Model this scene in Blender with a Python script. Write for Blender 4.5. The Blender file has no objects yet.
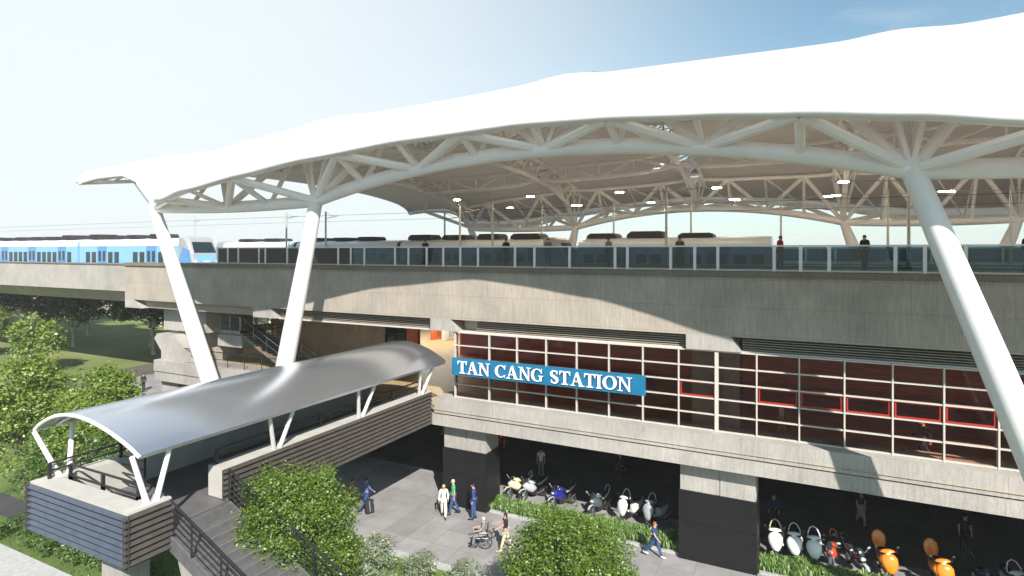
import bpy, math, random
from mathutils import Vector, Matrix
R = random.Random(7)
PI = math.pi
scene = bpy.context.scene
COL = scene.collection
M = {}

# ------------------------------------------------------------------ materials
def nodes_of(name):
    m = bpy.data.materials.new(name); m.use_nodes = True
    nt = m.node_tree; nt.nodes.clear()
    out = nt.nodes.new('ShaderNodeOutputMaterial')
    return m, nt, out
def N(nt, t, **kw):
    n = nt.nodes.new(t)
    for k, v in kw.items():
        if k in n.inputs.keys(): n.inputs[k].default_value = v
        else: setattr(n, k, v)
    return n
def L(nt, a, b): nt.links.new(a, b)
def simple(name, col, rough=.5, metal=0, var=.12, scale=3, bump=0, coat=0, spec=.5, stretch=(1, 1, 1), emit=0):
    """Principled with a noise-varied base colour"""
    m, nt, out = nodes_of(name)
    p = N(nt, 'ShaderNodeBsdfPrincipled')
    p.inputs['Roughness'].default_value = rough; p.inputs['Metallic'].default_value = metal
    p.inputs['Coat Weight'].default_value = coat; p.inputs['Specular IOR Level'].default_value = spec
    tc = N(nt, 'ShaderNodeTexCoord'); mp = N(nt, 'ShaderNodeMapping'); mp.inputs['Scale'].default_value = stretch
    L(nt, tc.outputs['Object'], mp.inputs['Vector'])
    nz = N(nt, 'ShaderNodeTexNoise'); nz.inputs['Scale'].default_value = scale; nz.inputs['Detail'].default_value = 6
    L(nt, mp.outputs[0], nz.inputs['Vector'])
    rp = N(nt, 'ShaderNodeMapRange'); rp.inputs['From Min'].default_value = .3; rp.inputs['From Max'].default_value = .7
    rp.inputs['To Min'].default_value = 1 - var; rp.inputs['To Max'].default_value = 1 + var
    L(nt, nz.outputs['Fac'], rp.inputs['Value'])
    mx = N(nt, 'ShaderNodeVectorMath', operation='SCALE'); mx.inputs[0].default_value = col[:3]
    L(nt, rp.outputs[0], mx.inputs['Scale']); L(nt, mx.outputs[0], p.inputs['Base Color'])
    if bump:
        b = N(nt, 'ShaderNodeBump'); b.inputs['Strength'].default_value = bump; b.inputs['Distance'].default_value = .02
        L(nt, nz.outputs['Fac'], b.inputs['Height']); L(nt, b.outputs[0], p.inputs['Normal'])
    if emit:
        p.inputs['Emission Color'].default_value = (*col[:3], 1); p.inputs['Emission Strength'].default_value = emit
    L(nt, p.outputs[0], out.inputs[0]); M[name] = m
    return m, nt, p
def concrete(name, col, jx=3.0, jz=1.15, streak=.16, joint=.72, off=0.35):
    """board-marked concrete cladding: vertical streaks, mottling, thin panel joints"""
    m, nt, out = nodes_of(name)
    p = N(nt, 'ShaderNodeBsdfPrincipled'); p.inputs['Roughness'].default_value = .85
    tc = N(nt, 'ShaderNodeTexCoord')
    mp = N(nt, 'ShaderNodeMapping'); mp.inputs['Scale'].default_value = (9, 9, 1.1)
    L(nt, tc.outputs['Object'], mp.inputs['Vector'])
    n1 = N(nt, 'ShaderNodeTexNoise', Scale=1.0, Detail=8.0, Roughness=.7); L(nt, mp.outputs[0], n1.inputs['Vector'])
    n2 = N(nt, 'ShaderNodeTexNoise', Scale=.55, Detail=5.0); L(nt, tc.outputs['Object'], n2.inputs['Vector'])
    n3 = N(nt, 'ShaderNodeTexNoise', Scale=22.0, Detail=4.0); L(nt, tc.outputs['Object'], n3.inputs['Vector'])
    def rng(src, lo, hi):
        r = N(nt, 'ShaderNodeMapRange'); r.inputs['From Min'].default_value = .3; r.inputs['From Max'].default_value = .7
        r.inputs['To Min'].default_value = lo; r.inputs['To Max'].default_value = hi; L(nt, src, r.inputs['Value']); return r.outputs[0]
    a = N(nt, 'ShaderNodeMath', operation='MULTIPLY'); L(nt, rng(n1.outputs['Fac'], 1 - streak, 1 + streak * .8), a.inputs[0]); L(nt, rng(n2.outputs['Fac'], .84, 1.12), a.inputs[1])
    a2 = N(nt, 'ShaderNodeMath', operation='MULTIPLY'); L(nt, a.outputs[0], a2.inputs[0]); L(nt, rng(n3.outputs['Fac'], .86, 1.12), a2.inputs[1])
    sp = N(nt, 'ShaderNodeSeparateXYZ'); L(nt, tc.outputs['Object'], sp.inputs[0])
    ad = N(nt, 'ShaderNodeMath', operation='ADD'); L(nt, sp.outputs[0], ad.inputs[0]); L(nt, sp.outputs[1], ad.inputs[1])
    cb = N(nt, 'ShaderNodeCombineXYZ'); L(nt, ad.outputs[0], cb.inputs[0])
    az = N(nt, 'ShaderNodeMath', operation='ADD'); az.inputs[1].default_value = off; L(nt, sp.outputs[2], az.inputs[0]); L(nt, az.outputs[0], cb.inputs[1])
    br = N(nt, 'ShaderNodeTexBrick'); br.inputs['Scale'].default_value = 1; br.inputs['Mortar Size'].default_value = .012
    br.inputs['Brick Width'].default_value = jx; br.inputs['Row Height'].default_value = jz
    br.inputs['Color1'].default_value = (1, 1, 1, 1); br.inputs['Color2'].default_value = (.93, .93, .93, 1); br.inputs['Mortar'].default_value = (joint, joint, joint, 1)
    L(nt, cb.outputs[0], br.inputs['Vector'])
    mm = N(nt, 'ShaderNodeVectorMath', operation='SCALE'); mm.inputs[0].default_value = col
    L(nt, a2.outputs[0], mm.inputs['Scale'])
    m2 = N(nt, 'ShaderNodeVectorMath', operation='MULTIPLY'); L(nt, mm.outputs[0], m2.inputs[0]); L(nt, br.outputs['Color'], m2.inputs[1])
    L(nt, m2.outputs[0], p.inputs['Base Color'])
    b = N(nt, 'ShaderNodeBump'); b.inputs['Strength'].default_value = .35; b.inputs['Distance'].default_value = .03
    L(nt, a2.outputs[0], b.inputs['Height']); L(nt, b.outputs[0], p.inputs['Normal'])
    L(nt, p.outputs[0], out.inputs[0]); M[name] = m
def paving(name, c1, c2, w=1.2, h=1.2, rough=.6, mort=.6):
    m, nt, out = nodes_of(name)
    p = N(nt, 'ShaderNodeBsdfPrincipled'); p.inputs['Roughness'].default_value = rough; p.inputs['Specular IOR Level'].default_value = .3
    tc = N(nt, 'ShaderNodeTexCoord')
    br = N(nt, 'ShaderNodeTexBrick', offset=0.0); br.inputs['Scale'].default_value = 1; br.inputs['Mortar Size'].default_value = .013
    br.inputs['Brick Width'].default_value = w; br.inputs['Row Height'].default_value = h
    br.inputs['Color1'].default_value = (*c1, 1); br.inputs['Color2'].default_value = (*c2, 1); br.inputs['Mortar'].default_value = (*[c * mort for c in c1], 1)
    L(nt, tc.outputs['Object'], br.inputs['Vector'])
    n2 = N(nt, 'ShaderNodeTexNoise', Scale=.8, Detail=8.0, Roughness=.65); L(nt, tc.outputs['Object'], n2.inputs['Vector'])
    r = N(nt, 'ShaderNodeMapRange'); r.inputs['From Min'].default_value = .3; r.inputs['From Max'].default_value = .7
    r.inputs['To Min'].default_value = .8; r.inputs['To Max'].default_value = 1.15; L(nt, n2.outputs['Fac'], r.inputs['Value'])
    s = N(nt, 'ShaderNodeVectorMath', operation='SCALE'); L(nt, br.outputs['Color'], s.inputs[0]); L(nt, r.outputs[0], s.inputs['Scale'])
    L(nt, s.outputs[0], p.inputs['Base Color']); L(nt, p.outputs[0], out.inputs[0]); M[name] = m
def glass(name, tint, refl=.12, rough=.02, dark=1.0):
    m, nt, out = nodes_of(name)
    tr = N(nt, 'ShaderNodeBsdfTransparent'); tr.inputs[0].default_value = (*tint, 1)
    gl = N(nt, 'ShaderNodeBsdfGlossy'); gl.inputs['Roughness'].default_value = rough
    fr = N(nt, 'ShaderNodeFresnel'); fr.inputs['IOR'].default_value = 1.5
    ad = N(nt, 'ShaderNodeMath', operation='ADD'); ad.inputs[1].default_value = refl; ad.use_clamp = True
    L(nt, fr.outputs[0], ad.inputs[0])
    nz = N(nt, 'ShaderNodeTexNoise', Scale=.35); tc = N(nt, 'ShaderNodeTexCoord'); L(nt, tc.outputs['Object'], nz.inputs['Vector'])
    b = N(nt, 'ShaderNodeBump'); b.inputs['Strength'].default_value = .08; b.inputs['Distance'].default_value = .05
    L(nt, nz.outputs['Fac'], b.inputs['Height']); L(nt, b.outputs[0], gl.inputs['Normal'])
    mx = N(nt, 'ShaderNodeMixShader'); L(nt, ad.outputs[0], mx.inputs[0]); L(nt, tr.outputs[0], mx.inputs[1]); L(nt, gl.outputs[0], mx.inputs[2])
    L(nt, mx.outputs[0], out.inputs[0]); M[name] = m
def leaf(name, c1, c2, tr=.35):
    m, nt, out = nodes_of(name)
    ge = N(nt, 'ShaderNodeNewGeometry'); cr = N(nt, 'ShaderNodeValToRGB')
    cr.color_ramp.elements[0].color = (*c1, 1); cr.color_ramp.elements[1].color = (*c2, 1)
    L(nt, ge.outputs['Random Per Island'], cr.inputs[0])
    d = N(nt, 'ShaderNodeBsdfDiffuse'); t = N(nt, 'ShaderNodeBsdfTranslucent'); g = N(nt, 'ShaderNodeBsdfGlossy'); g.inputs['Roughness'].default_value = .45
    L(nt, cr.outputs[0], d.inputs[0]); L(nt, cr.outputs[0], t.inputs[0])
    mx = N(nt, 'ShaderNodeMixShader'); mx.inputs[0].default_value = tr; L(nt, d.outputs[0], mx.inputs[1]); L(nt, t.outputs[0], mx.inputs[2])
    m2 = N(nt, 'ShaderNodeMixShader'); m2.inputs[0].default_value = .06; L(nt, mx.outputs[0], m2.inputs[1]); L(nt, g.outputs[0], m2.inputs[2])
    L(nt, m2.outputs[0], out.inputs[0]); M[name] = m
def ground_mat(name, cols, scale=.25, bump=.6):
    m, nt, out = nodes_of(name)
    p = N(nt, 'ShaderNodeBsdfPrincipled'); p.inputs['Roughness'].default_value = .95
    tc = N(nt, 'ShaderNodeTexCoord')
    a = N(nt, 'ShaderNodeTexNoise', Scale=scale, Detail=8.0, Roughness=.65); L(nt, tc.outputs['Object'], a.inputs['Vector'])
    f = N(nt, 'ShaderNodeTexNoise', Scale=9.0, Detail=6.0, Roughness=.8); L(nt, tc.outputs['Object'], f.inputs['Vector'])
    mix = N(nt, 'ShaderNodeMath', operation='MULTIPLY_ADD'); mix.inputs[1].default_value = .45; L(nt, f.outputs['Fac'], mix.inputs[0])
    sc = N(nt, 'ShaderNodeMath', operation='MULTIPLY'); sc.inputs[1].default_value = .6; L(nt, a.outputs['Fac'], sc.inputs[0]); L(nt, sc.outputs[0], mix.inputs[2])
    cr = N(nt, 'ShaderNodeValToRGB'); e = cr.color_ramp.elements
    e[0].position = .38; e[0].color = (*cols[0], 1); e[1].position = .66; e[1].color = (*cols[-1], 1)
    if len(cols) > 2:
        q = e.new(.52); q.color = (*cols[1], 1)
    L(nt, mix.outputs[0], cr.inputs[0]); L(nt, cr.outputs[0], p.inputs['Base Color'])
    b = N(nt, 'ShaderNodeBump'); b.inputs['Strength'].default_value = bump; b.inputs['Distance'].default_value = .06
    L(nt, f.outputs['Fac'], b.inputs['Height']); L(nt, b.outputs[0], p.inputs['Normal'])
    L(nt, p.outputs[0], out.inputs[0]); M[name] = m
def emitter(name, col, s):
    m, nt, out = nodes_of(name); e = N(nt, 'ShaderNodeEmission'); e.inputs[0].default_value = (*col, 1); e.inputs[1].default_value = s
    L(nt, e.outputs[0], out.inputs[0]); M[name] = m

concrete('concrete', (.395, .35, .30), streak=.2)
concrete('concrete_plain', (.39, .365, .34), jx=6.3, jz=50, streak=.2, joint=.8)
concrete('concrete_dark', (.20, .165, .13), jx=4, jz=50, streak=.2)
concrete('wall_brown', (.44, .32, .215), jx=1.4, jz=50, streak=.18, joint=.75)
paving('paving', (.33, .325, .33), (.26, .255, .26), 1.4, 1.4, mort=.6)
paving('shade_dark_paving', (.13, .115, .112), (.105, .095, .093), 1.9, 1.9, mort=.8)  # plaza paving again, with the undercroft's shade put into its colour
paving('asphalt', (.06, .06, .062), (.058, .058, .06), 50, 50)
simple('gap_shade', (.05, .042, .036), .8); simple('floor_grey', (.12, .12, .125), .5, var=.2, scale=1.5); simple('kerb', (.42, .42, .42), .8, var=.12, scale=5, bump=.2)
def fabric(name, col, tr, stretch, var):
    m, nt, p = simple(name, col, .45, var=var, scale=2.5, stretch=stretch)
    out = [n for n in nt.nodes if n.type == 'OUTPUT_MATERIAL'][0]
    t = N(nt, 'ShaderNodeBsdfTranslucent'); t.inputs[0].default_value = (.95, .90, .82, 1); mx = N(nt, 'ShaderNodeMixShader'); mx.inputs[0].default_value = tr
    L(nt, p.outputs[0], mx.inputs[1]); L(nt, t.outputs[0], mx.inputs[2]); L(nt, mx.outputs[0], out.inputs[0])
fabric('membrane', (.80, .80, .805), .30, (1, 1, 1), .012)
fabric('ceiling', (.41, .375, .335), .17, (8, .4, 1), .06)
simple('eave_white', (.84, .84, .845), .4, var=.02)
simple('steel_white', (.90, .89, .88), .35, var=.03, scale=2)
simple('column_white', (.80, .795, .79), .4, var=.03, scale=.8)
simple('bridge_metal', (.68, .71, .78), .23, metal=.9, var=.05, scale=.5)
simple('side_fin', (.085, .075, .068), .42, metal=.3, var=.15, scale=3); simple('louver', (.33, .29, .235), .5, metal=.2, var=.1, scale=4)
simple('pale_concrete', (.47, .455, .43), .85, var=.08, scale=2); simple('fin_metal', (.27, .28, .32), .25, metal=.9, var=.12, scale=3)
simple('black_metal', (.018, .018, .02), .4, var=.2, scale=3)
simple('granite', (.014, .014, .016), .3, var=.15, scale=2, spec=.22)
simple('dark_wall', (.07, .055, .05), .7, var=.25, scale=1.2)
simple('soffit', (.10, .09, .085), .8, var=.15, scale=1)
simple('platform_floor', (.66, .64, .61), .7, var=.08); simple('red_wood', (.62, .13, .05), .45, var=.35, scale=2.2, stretch=(.35, 1, 9))
simple('floor_wood', (.42, .31, .17), .45, var=.2, scale=2, stretch=(1, 6, 1))
simple('mullion', (.54, .51, .46), .4, var=.04, scale=3)
simple('grey_column', (.17, .19, .20), .35, var=.15, scale=3)
simple('red_paint', (.42, .02, .012), .5, var=.05)
simple('sign_blue', (.010, .155, .30), .35, var=.07, scale=2)
simple('sign_white', (.86, .87, .88), .4, var=.02)
simple('sign_navy', (.01, .04, .14), .4, var=.05)
simple('gate_orange', (.65, .14, .03), .45, var=.2)
simple('train_white', (.78, .80, .82), .3, var=.03, coat=.3)
simple('train_blue', (.22, .46, .68), .28, var=.05, coat=.4)
simple('train_mid', (.10, .27, .52), .28, var=.05, coat=.4)
simple('train_grey', (.33, .34, .36), .4, var=.08)
simple('train_roof_unit', (.035, .03, .028), .6, var=.35, scale=1.5)
simple('train_glass', (.02, .03, .035), .08, var=.3, spec=.7)
simple('yellow_line', (.7, .55, .12), .5)
simple('rail_steel', (.25, .2, .17), .45, metal=.8)
simple('lamp_pole', (.55, .54, .5), .4, metal=.3, var=.05)
simple('bark', (.17, .13, .095), .9, var=.35, scale=6, bump=.6, stretch=(1, 1, .25))
simple('pale_bark', (.42, .38, .32), .9, var=.3, scale=5, bump=.5, stretch=(1, 1, .25))
emitter('lamp_glow', (1, .80, .55), 150); emitter('hall_glow', (1, .9, .72), 5)
glass('window_glass', (.96, .70, .60), .0, .015)
glass('screen_glass', (.24, .38, .44), .0, .02)
glass('roof_glass', (.85, .92, .96), -.03, .15)
leaf('leaf_bright', (.052, .115, .012), (.205, .31, .034))
leaf('leaf_sunny', (.09, .16, .02), (.29, .39, .06))
leaf('leaf_mid', (.05, .11, .022), (.15, .24, .05))
leaf('leaf_dark', (.028, .052, .020), (.085, .13, .045))
leaf('leaf_sage', (.17, .22, .13), (.36, .42, .27))
leaf('leaf_lily', (.09, .19, .04), (.26, .40, .10), .25)
ground_mat('grass', [(.045, .08, .014), (.09, .15, .03), (.20, .25, .07)])
ground_mat('ground_earth', [(.075, .065, .055), (.10, .088, .075), (.13, .115, .10)], .12, .3)
simple('stair_grey', (.105, .105, .11), .8, var=.15, scale=4)  # grey darkened to stand in for shade on the stair
ground_mat('soil', [(.05, .045, .03), (.07, .08, .03), (.10, .13, .05)], .8)
ground_mat('lawn', [(.10, .14, .035), (.16, .20, .06), (.22, .25, .09)], .1, .3)
simple('skin', (.50, .29, .19), .5, var=.05)
simple('hair_black', (.015, .012, .01), .5); simple('hair_grey', (.5, .48, .45), .6); simple('hair_red', (.32, .08, .03), .5); simple('hair_blond', (.50, .36, .17), .5)
for n, c in dict(white=(.72, .70, .64), cream=(.62, .52, .38), green=(.03, .42, .16), blue=(.02, .05, .18), jeans=(.03, .075, .20), navy=(.015, .025, .07), grey=(.20, .21, .22),
                 black=(.015, .015, .017), brown=(.16, .12, .08), khaki=(.30, .25, .17), red=(.45, .02, .02), skyblue=(.08, .15, .30)).items():
    simple('cloth_' + n, c, .85, var=.15, scale=14)
simple('tyre', (.015, .015, .015), .75); simple('chrome', (.6, .6, .62), .2, metal=1, var=.05)
for n, c in dict(white=(.78, .78, .76), silver=(.42, .45, .47), yellow=(.58, .55, .38), blue=(.015, .02, .20), teal=(.07, .10, .11), orange=(.85, .25, .02), red=(.72, .07, .02), black=(.02, .02, .022), navy=(.02, .03, .09)).items():
    simple('paint_' + n, c, .22, var=.03, coat=.5)
simple('lens', (.75, .78, .8), .08, spec=.8)
simple('eye_white', (.75, .73, .7), .3)

# ------------------------------------------------------------------ mesh builder
class MB:
    def __init__(s): s.v = []; s.f = []
    def box(s, x0, x1, y0, y1, z0, z1):
        b = len(s.v)
        s.v += [(x0, y0, z0), (x1, y0, z0), (x1, y1, z0), (x0, y1, z0), (x0, y0, z1), (x1, y0, z1), (x1, y1, z1), (x0, y1, z1)]
        s.f += [(b, b+3, b+2, b+1), (b+4, b+5, b+6, b+7), (b, b+1, b+5, b+4), (b+1, b+2, b+6, b+5), (b+2, b+3, b+7, b+6), (b+3, b, b+4, b+7)]
        return s
    def prism(s, poly, a0, a1, axis='y'):
        """extrude a 2D polygon; axis y: poly is (x,z); axis x: (y,z); axis z: (x,y)"""
        n = len(poly); b = len(s.v)
        for a in (a0, a1):
            for p, q in poly:
                s.v.append({'y': (p, a, q), 'x': (a, p, q), 'z': (p, q, a)}[axis])
        s.f.append(tuple(range(b, b+n))); s.f.append(tuple(range(b+2*n-1, b+n-1, -1)))
        for i in range(n):
            j = (i+1) % n; s.f.append((b+i, b+n+i, b+n+j, b+j))
        return s
    def tube(s, pts, r, n=10, cap=True):
        pts = [Vector(p) for p in pts]; k = len(pts)
        rs = r if isinstance(r, (list, tuple)) else [r]*k
        b = len(s.v); up = None
        for i, p in enumerate(pts):
            d = (pts[min(i+1, k-1)] - pts[max(i-1, 0)])
            if d.length < 1e-9: d = Vector((0, 0, 1))
            d.normalize()
            if up is None: up = Vector((0, 0, 1)) if abs(d.z) < .9 else Vector((1, 0, 0))
            a = d.cross(up); a.normalize(); c = a.cross(d); c.normalize(); up = c
            for j in range(n):
                t = 2*PI*j/n; q = p + (a*math.cos(t) + c*math.sin(t))*rs[i]; s.v.append(tuple(q))
        for i in range(k-1):
            for j in range(n):
                j2 = (j+1) % n; s.f.append((b+i*n+j, b+i*n+j2, b+(i+1)*n+j2, b+(i+1)*n+j))
        if cap:
            s.f.append(tuple(b+j for j in range(n))[::-1]); s.f.append(tuple(b+(k-1)*n+j for j in range(n)))
        return s
    def loft(s, rings, cap=True):
        """rings: list of lists of points, equal length"""
        b = len(s.v); n = len(rings[0])
        for rg in rings: s.v += [tuple(p) for p in rg]
        for i in range(len(rings)-1):
            for j in range(n):
                j2 = (j+1) % n; s.f.append((b+i*n+j, b+i*n+j2, b+(i+1)*n+j2, b+(i+1)*n+j))
        if cap:
            s.f.append(tuple(b+j for j in range(n))[::-1]); s.f.append(tuple(b+(len(rings)-1)*n+j for j in range(n)))
        return s
    def blob(s, secs, axis='y', n=14, pw=1.0):
        """secs: (pos, c1, c2, r1, r2) superelliptic rings along an axis"""
        rings = []
        for (a, c1, c2, r1, r2) in secs:
            rg = []
            for j in range(n):
                t = 2*PI*j/n; cx, sx = math.cos(t), math.sin(t)
                e = c1 + r1*math.copysign(abs(cx)**pw, cx); g = c2 + r2*math.copysign(abs(sx)**pw, sx)
                rg.append({'y': (e, a, g), 'x': (a, e, g), 'z': (e, g, a)}[axis])
            rings.append(rg)
        return s.loft(rings)
    def wheel(s, c, R0, r, n=24, m=8, axis='x', squash=1.0):
        b = len(s.v)
        for i in range(n):
            t = 2*PI*i/n
            for j in range(m):
                u = 2*PI*j/m; rr = R0 + r*math.cos(u); w = r*squash*math.sin(u)
                p = {'x': (w, rr*math.cos(t), rr*math.sin(t)), 'y': (rr*math.cos(t), w, rr*math.sin(t)), 'z': (rr*math.cos(t), rr*math.sin(t), w)}[axis]
                s.v.append((c[0]+p[0], c[1]+p[1], c[2]+p[2]))
        for i in range(n):
            for j in range(m):
                i2 = (i+1) % n; j2 = (j+1) % m
                s.f.append((b+i*m+j, b+i2*m+j, b+i2*m+j2, b+i*m+j2))
        return s
    def quad(s, a, b_, c, d):
        b = len(s.v); s.v += [tuple(a), tuple(b_), tuple(c), tuple(d)]; s.f.append((b, b+1, b+2, b+3)); return s
    def build(s, name, mat, parent=None, smooth=False, org=None):
        o0 = ORG.get(parent.name, (0, 0, 0)) if parent is not None else (org or (0, 0, 0))
        me = bpy.data.meshes.new(name)
        me.from_pydata([(x-o0[0], y-o0[1], z-o0[2]) for x, y, z in s.v], [], s.f)
        me.validate(); 
        import bmesh
        bm = bmesh.new(); bm.from_mesh(me); bmesh.ops.recalc_face_normals(bm, faces=bm.faces); bm.to_mesh(me); bm.free()
        if smooth:
            me.shade_smooth()
            if smooth != 'all': me.set_sharp_from_angle(angle=math.radians(40))
        for mt in (mat if isinstance(mat, list) else [mat]): me.materials.append(M[mt] if isinstance(mt, str) else mt)
        o = bpy.data.objects.new(name, me); COL.objects.link(o)
        if parent is not None: o.parent = parent
        elif org: o.location = org
        ORG[o.name] = o0
        return o
ORG = {}
def tag(o, label=None, cat=None, group=None, kind=None):
    if label: o['label'] = label
    if cat: o['category'] = cat
    if group: o['group'] = group
    if kind: o['kind'] = kind
    return o
def thing(name, label, cat, loc=(0, 0, 0), group=None, world=False):
    o = bpy.data.objects.new(name, None); COL.objects.link(o); o.location = loc; o.empty_display_size = .2
    ORG[o.name] = tuple(loc) if world else (0, 0, 0)
    return tag(o, label, cat, group)
def copy_tree(o, parent=None):
    c = o.copy(); COL.objects.link(c); c.parent = parent; ORG[c.name] = ORG.get(o.name, (0, 0, 0))
    for ch in [x for x in ALLCH(o)]: copy_tree(ch, c)
    return c
def ALLCH(o): return list(o.children)

# ------------------------------------------------------------------ camera, world, sun
cam = bpy.data.cameras.new('camera'); co = bpy.data.objects.new('camera', cam); COL.objects.link(co)
cam.sensor_width = 36; cam.lens = 36*584/1024; cam.shift_y = -37/1024; cam.clip_end = 6000; cam.clip_start = .1
co.location = (0, 0, 13.5); co.rotation_euler = (PI/2, 0, math.atan2(.4497, .8932)); scene.camera = co
SUN = Vector((.90, -1.0, 1.05)).normalized()
sun = bpy.data.lights.new('sun', 'SUN'); so = bpy.data.objects.new('sun', sun); COL.objects.link(so)
sun.energy = 5.0; sun.angle = math.radians(.5); sun.color = (1, .935, .85)
so.rotation_euler = SUN.to_track_quat('Z', 'Y').to_euler(); so.location = (20, -30, 60)
w = bpy.data.worlds.new('World'); scene.world = w; w.use_nodes = True; nt = w.node_tree; nt.nodes.clear()
out = nt.nodes.new('ShaderNodeOutputWorld'); bg = nt.nodes.new('ShaderNodeBackground'); bg.inputs[1].default_value = .097
sky = nt.nodes.new('ShaderNodeTexSky'); sky.sky_type = 'NISHITA'; sky.sun_disc = False
sky.sun_elevation = math.asin(SUN.z); sky.sun_rotation = math.atan2(SUN.x, SUN.y); sky.air_density = 1.0; sky.dust_density = .6; sky.ozone_density = 1.0
tc = nt.nodes.new('ShaderNodeTexCoord')
# thin cirrus and a bright bank of haze low down and toward the far end of the line
mp = nt.nodes.new('ShaderNodeMapping'); mp.inputs['Scale'].default_value = (1.2, 1.2, 5); nt.links.new(tc.outputs['Generated'], mp.inputs[0])
nz = nt.nodes.new('ShaderNodeTexNoise'); nz.inputs['Scale'].default_value = 2.6; nz.inputs['Detail'].default_value = 8; nz.inputs['Distortion'].default_value = .6; nt.links.new(mp.outputs[0], nz.inputs[0])
cl = nt.nodes.new('ShaderNodeMapRange'); cl.inputs[1].default_value = .52; cl.inputs[2].default_value = .82; cl.inputs[3].default_value = 0; cl.inputs[4].default_value = .35; nt.links.new(nz.outputs['Fac'], cl.inputs[0])
sp = nt.nodes.new('ShaderNodeSeparateXYZ'); nt.links.new(tc.outputs['Generated'], sp.inputs[0])
hz = nt.nodes.new('ShaderNodeMapRange'); hz.interpolation_type = 'SMOOTHSTEP'; hz.inputs[1].default_value = .34; hz.inputs[2].default_value = -.02; hz.inputs[3].default_value = 0; hz.inputs[4].default_value = .55; nt.links.new(sp.outputs[2], hz.inputs[0])
dt = nt.nodes.new('ShaderNodeVectorMath'); dt.operation = 'DOT_PRODUCT'; dt.inputs[1].default_value = Vector((-.90, .42, .20)).normalized(); nt.links.new(tc.outputs['Generated'], dt.inputs[0])
lf = nt.nodes.new('ShaderNodeMapRange'); lf.interpolation_type = 'SMOOTHSTEP'; lf.inputs[1].default_value = .40; lf.inputs[2].default_value = 1.08; lf.inputs[3].default_value = .11; lf.inputs[4].default_value = 1.0; nt.links.new(dt.outputs['Value'], lf.inputs[0])
def inv(x):
    n = nt.nodes.new('ShaderNodeMath'); n.operation = 'SUBTRACT'; n.inputs[0].default_value = 1; nt.links.new(x, n.inputs[1]); return n.outputs[0]
def mul(a, b):
    n = nt.nodes.new('ShaderNodeMath'); n.operation = 'MULTIPLY'; nt.links.new(a, n.inputs[0]); nt.links.new(b, n.inputs[1]); return n.outputs[0]
fac = inv(mul(mul(inv(cl.outputs[0]), inv(hz.outputs[0])), inv(lf.outputs[0])))
mx = nt.nodes.new('ShaderNodeMixRGB'); mx.inputs[2].default_value = (5.85, 6.3, 6.45, 1); nt.links.new(fac, mx.inputs[0]); tn = nt.nodes.new('ShaderNodeVectorMath'); tn.operation = 'MULTIPLY'; tn.inputs[1].default_value = (.72, 1.0, .97); nt.links.new(sky.outputs[0], tn.inputs[0]); nt.links.new(tn.outputs[0], mx.inputs[1])
nt.links.new(mx.outputs[0], bg.inputs[0]); nt.links.new(bg.outputs[0], out.inputs[0])
scene.view_settings.view_transform = 'Standard'; scene.view_settings.look = 'None'; scene.view_settings.exposure = .69; scene.view_settings.gamma = 1
scene.cycles.max_bounces = 8; scene.cycles.transparent_max_bounces = 24; scene.cycles.caustics_reflective = False; scene.cycles.caustics_refractive = False
scene.cycles.use_denoising = True; scene.cycles.sample_clamp_indirect = 6
USE_HAZE = True
# ================================================================== GROUND
def sheet(name, x0, x1, y0, y1, z, mat, kind='structure'):
    return tag(MB().quad((x0, y0, z), (x1, y0, z), (x1, y1, z), (x0, y1, z)).build(name, mat), kind=kind)
sheet('ground', -900, 900, -300, 1200, 0, 'ground_earth'); sheet('grass_ground', -70, 12, 8.9, 20.9, .012, 'grass'); sheet('grass_verge', -70, -32, 20.9, 30, .012, 'grass'); sheet('far_grass', -420, -60, 64, 260, .012, 'lawn')
sheet('plaza', -32, 60, 21, 29.9, .03, 'paving'); 
sheet('undercroft_floor', -32, 60, 29.9, 54, .03, 'shade_dark_paving')  # starts at the beam's shadow line, shade painted in as darker paving
sheet('footpath', -64, -32, 30, 56, .026, 'paving')
sheet('lawn', -220, -70, 8, 64, .01, 'lawn')
sheet('road', -260, -32.8, 14.9, 16.3, .02, 'asphalt')
k = MB().box(-32, 60, 20.72, 21, 0, .14); tag(k.build('kerb', 'kerb'), kind='structure')
k = MB().box(-60, -22.5, 5.5, 13.3, 0, .16); tag(k.build('pavement', 'kerb'), kind='structure')

# ================================================================== STATION BUILDING
B = thing('station_building', 'grey concrete elevated station building with glazed concourse and dark undercroft', 'station', (-10, 26, 0), world=True)
XR = 30.0
HEADS = [(-31.7, -29.7), (-18.0, -16.3), (-4.65, -2.4), (8.05, 10.3), (20.7, 22.9)]
m = MB()
m.box(-45.5, XR, 26, 26.45, 9.9, 12.42)
m.build('parapet_wall', 'concrete', B)
for a, b in HEADS:
    MB().prism([(a, 9.27), (b, 9.27), (b-.42, 9.9), (a, 9.9)], 26.003, 26.9).build('pier_head', 'concrete_plain', B)
m = MB().prism([(-45.5, 9.3), (-43.4, 9.3), (-44.5, 9.9), (-45.5, 9.9)], 26.003, 26.9)
m.build('pier_head', 'concrete_plain', B)
m = MB(); m.box(-45.5, XR, 25.88, 27.0, 12.42, 12.64); m.build('coping', 'concrete_dark', B)
m = MB(); m.box(-45.5, XR, 26.45, 54, 9.95, 11.2).box(-45.5, XR, 27.0, 35.6, 12.2, 12.55).box(-45.5, XR, 40.9, 43.8, 11.2, 12.55).box(-45.5, XR, 48.6, 54, 11.2, 12.55)
m.build('track_deck', 'concrete_plain', B)
m = MB()
for a, b in ((27.1, 35.55), (40.95, 43.75), (48.65, 53.9)): m.quad((-45.4, a, 12.555), (XR, a, 12.555), (XR, b, 12.555), (-45.4, b, 12.555))
m.build('platform_surface', 'platform_floor', B)
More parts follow.
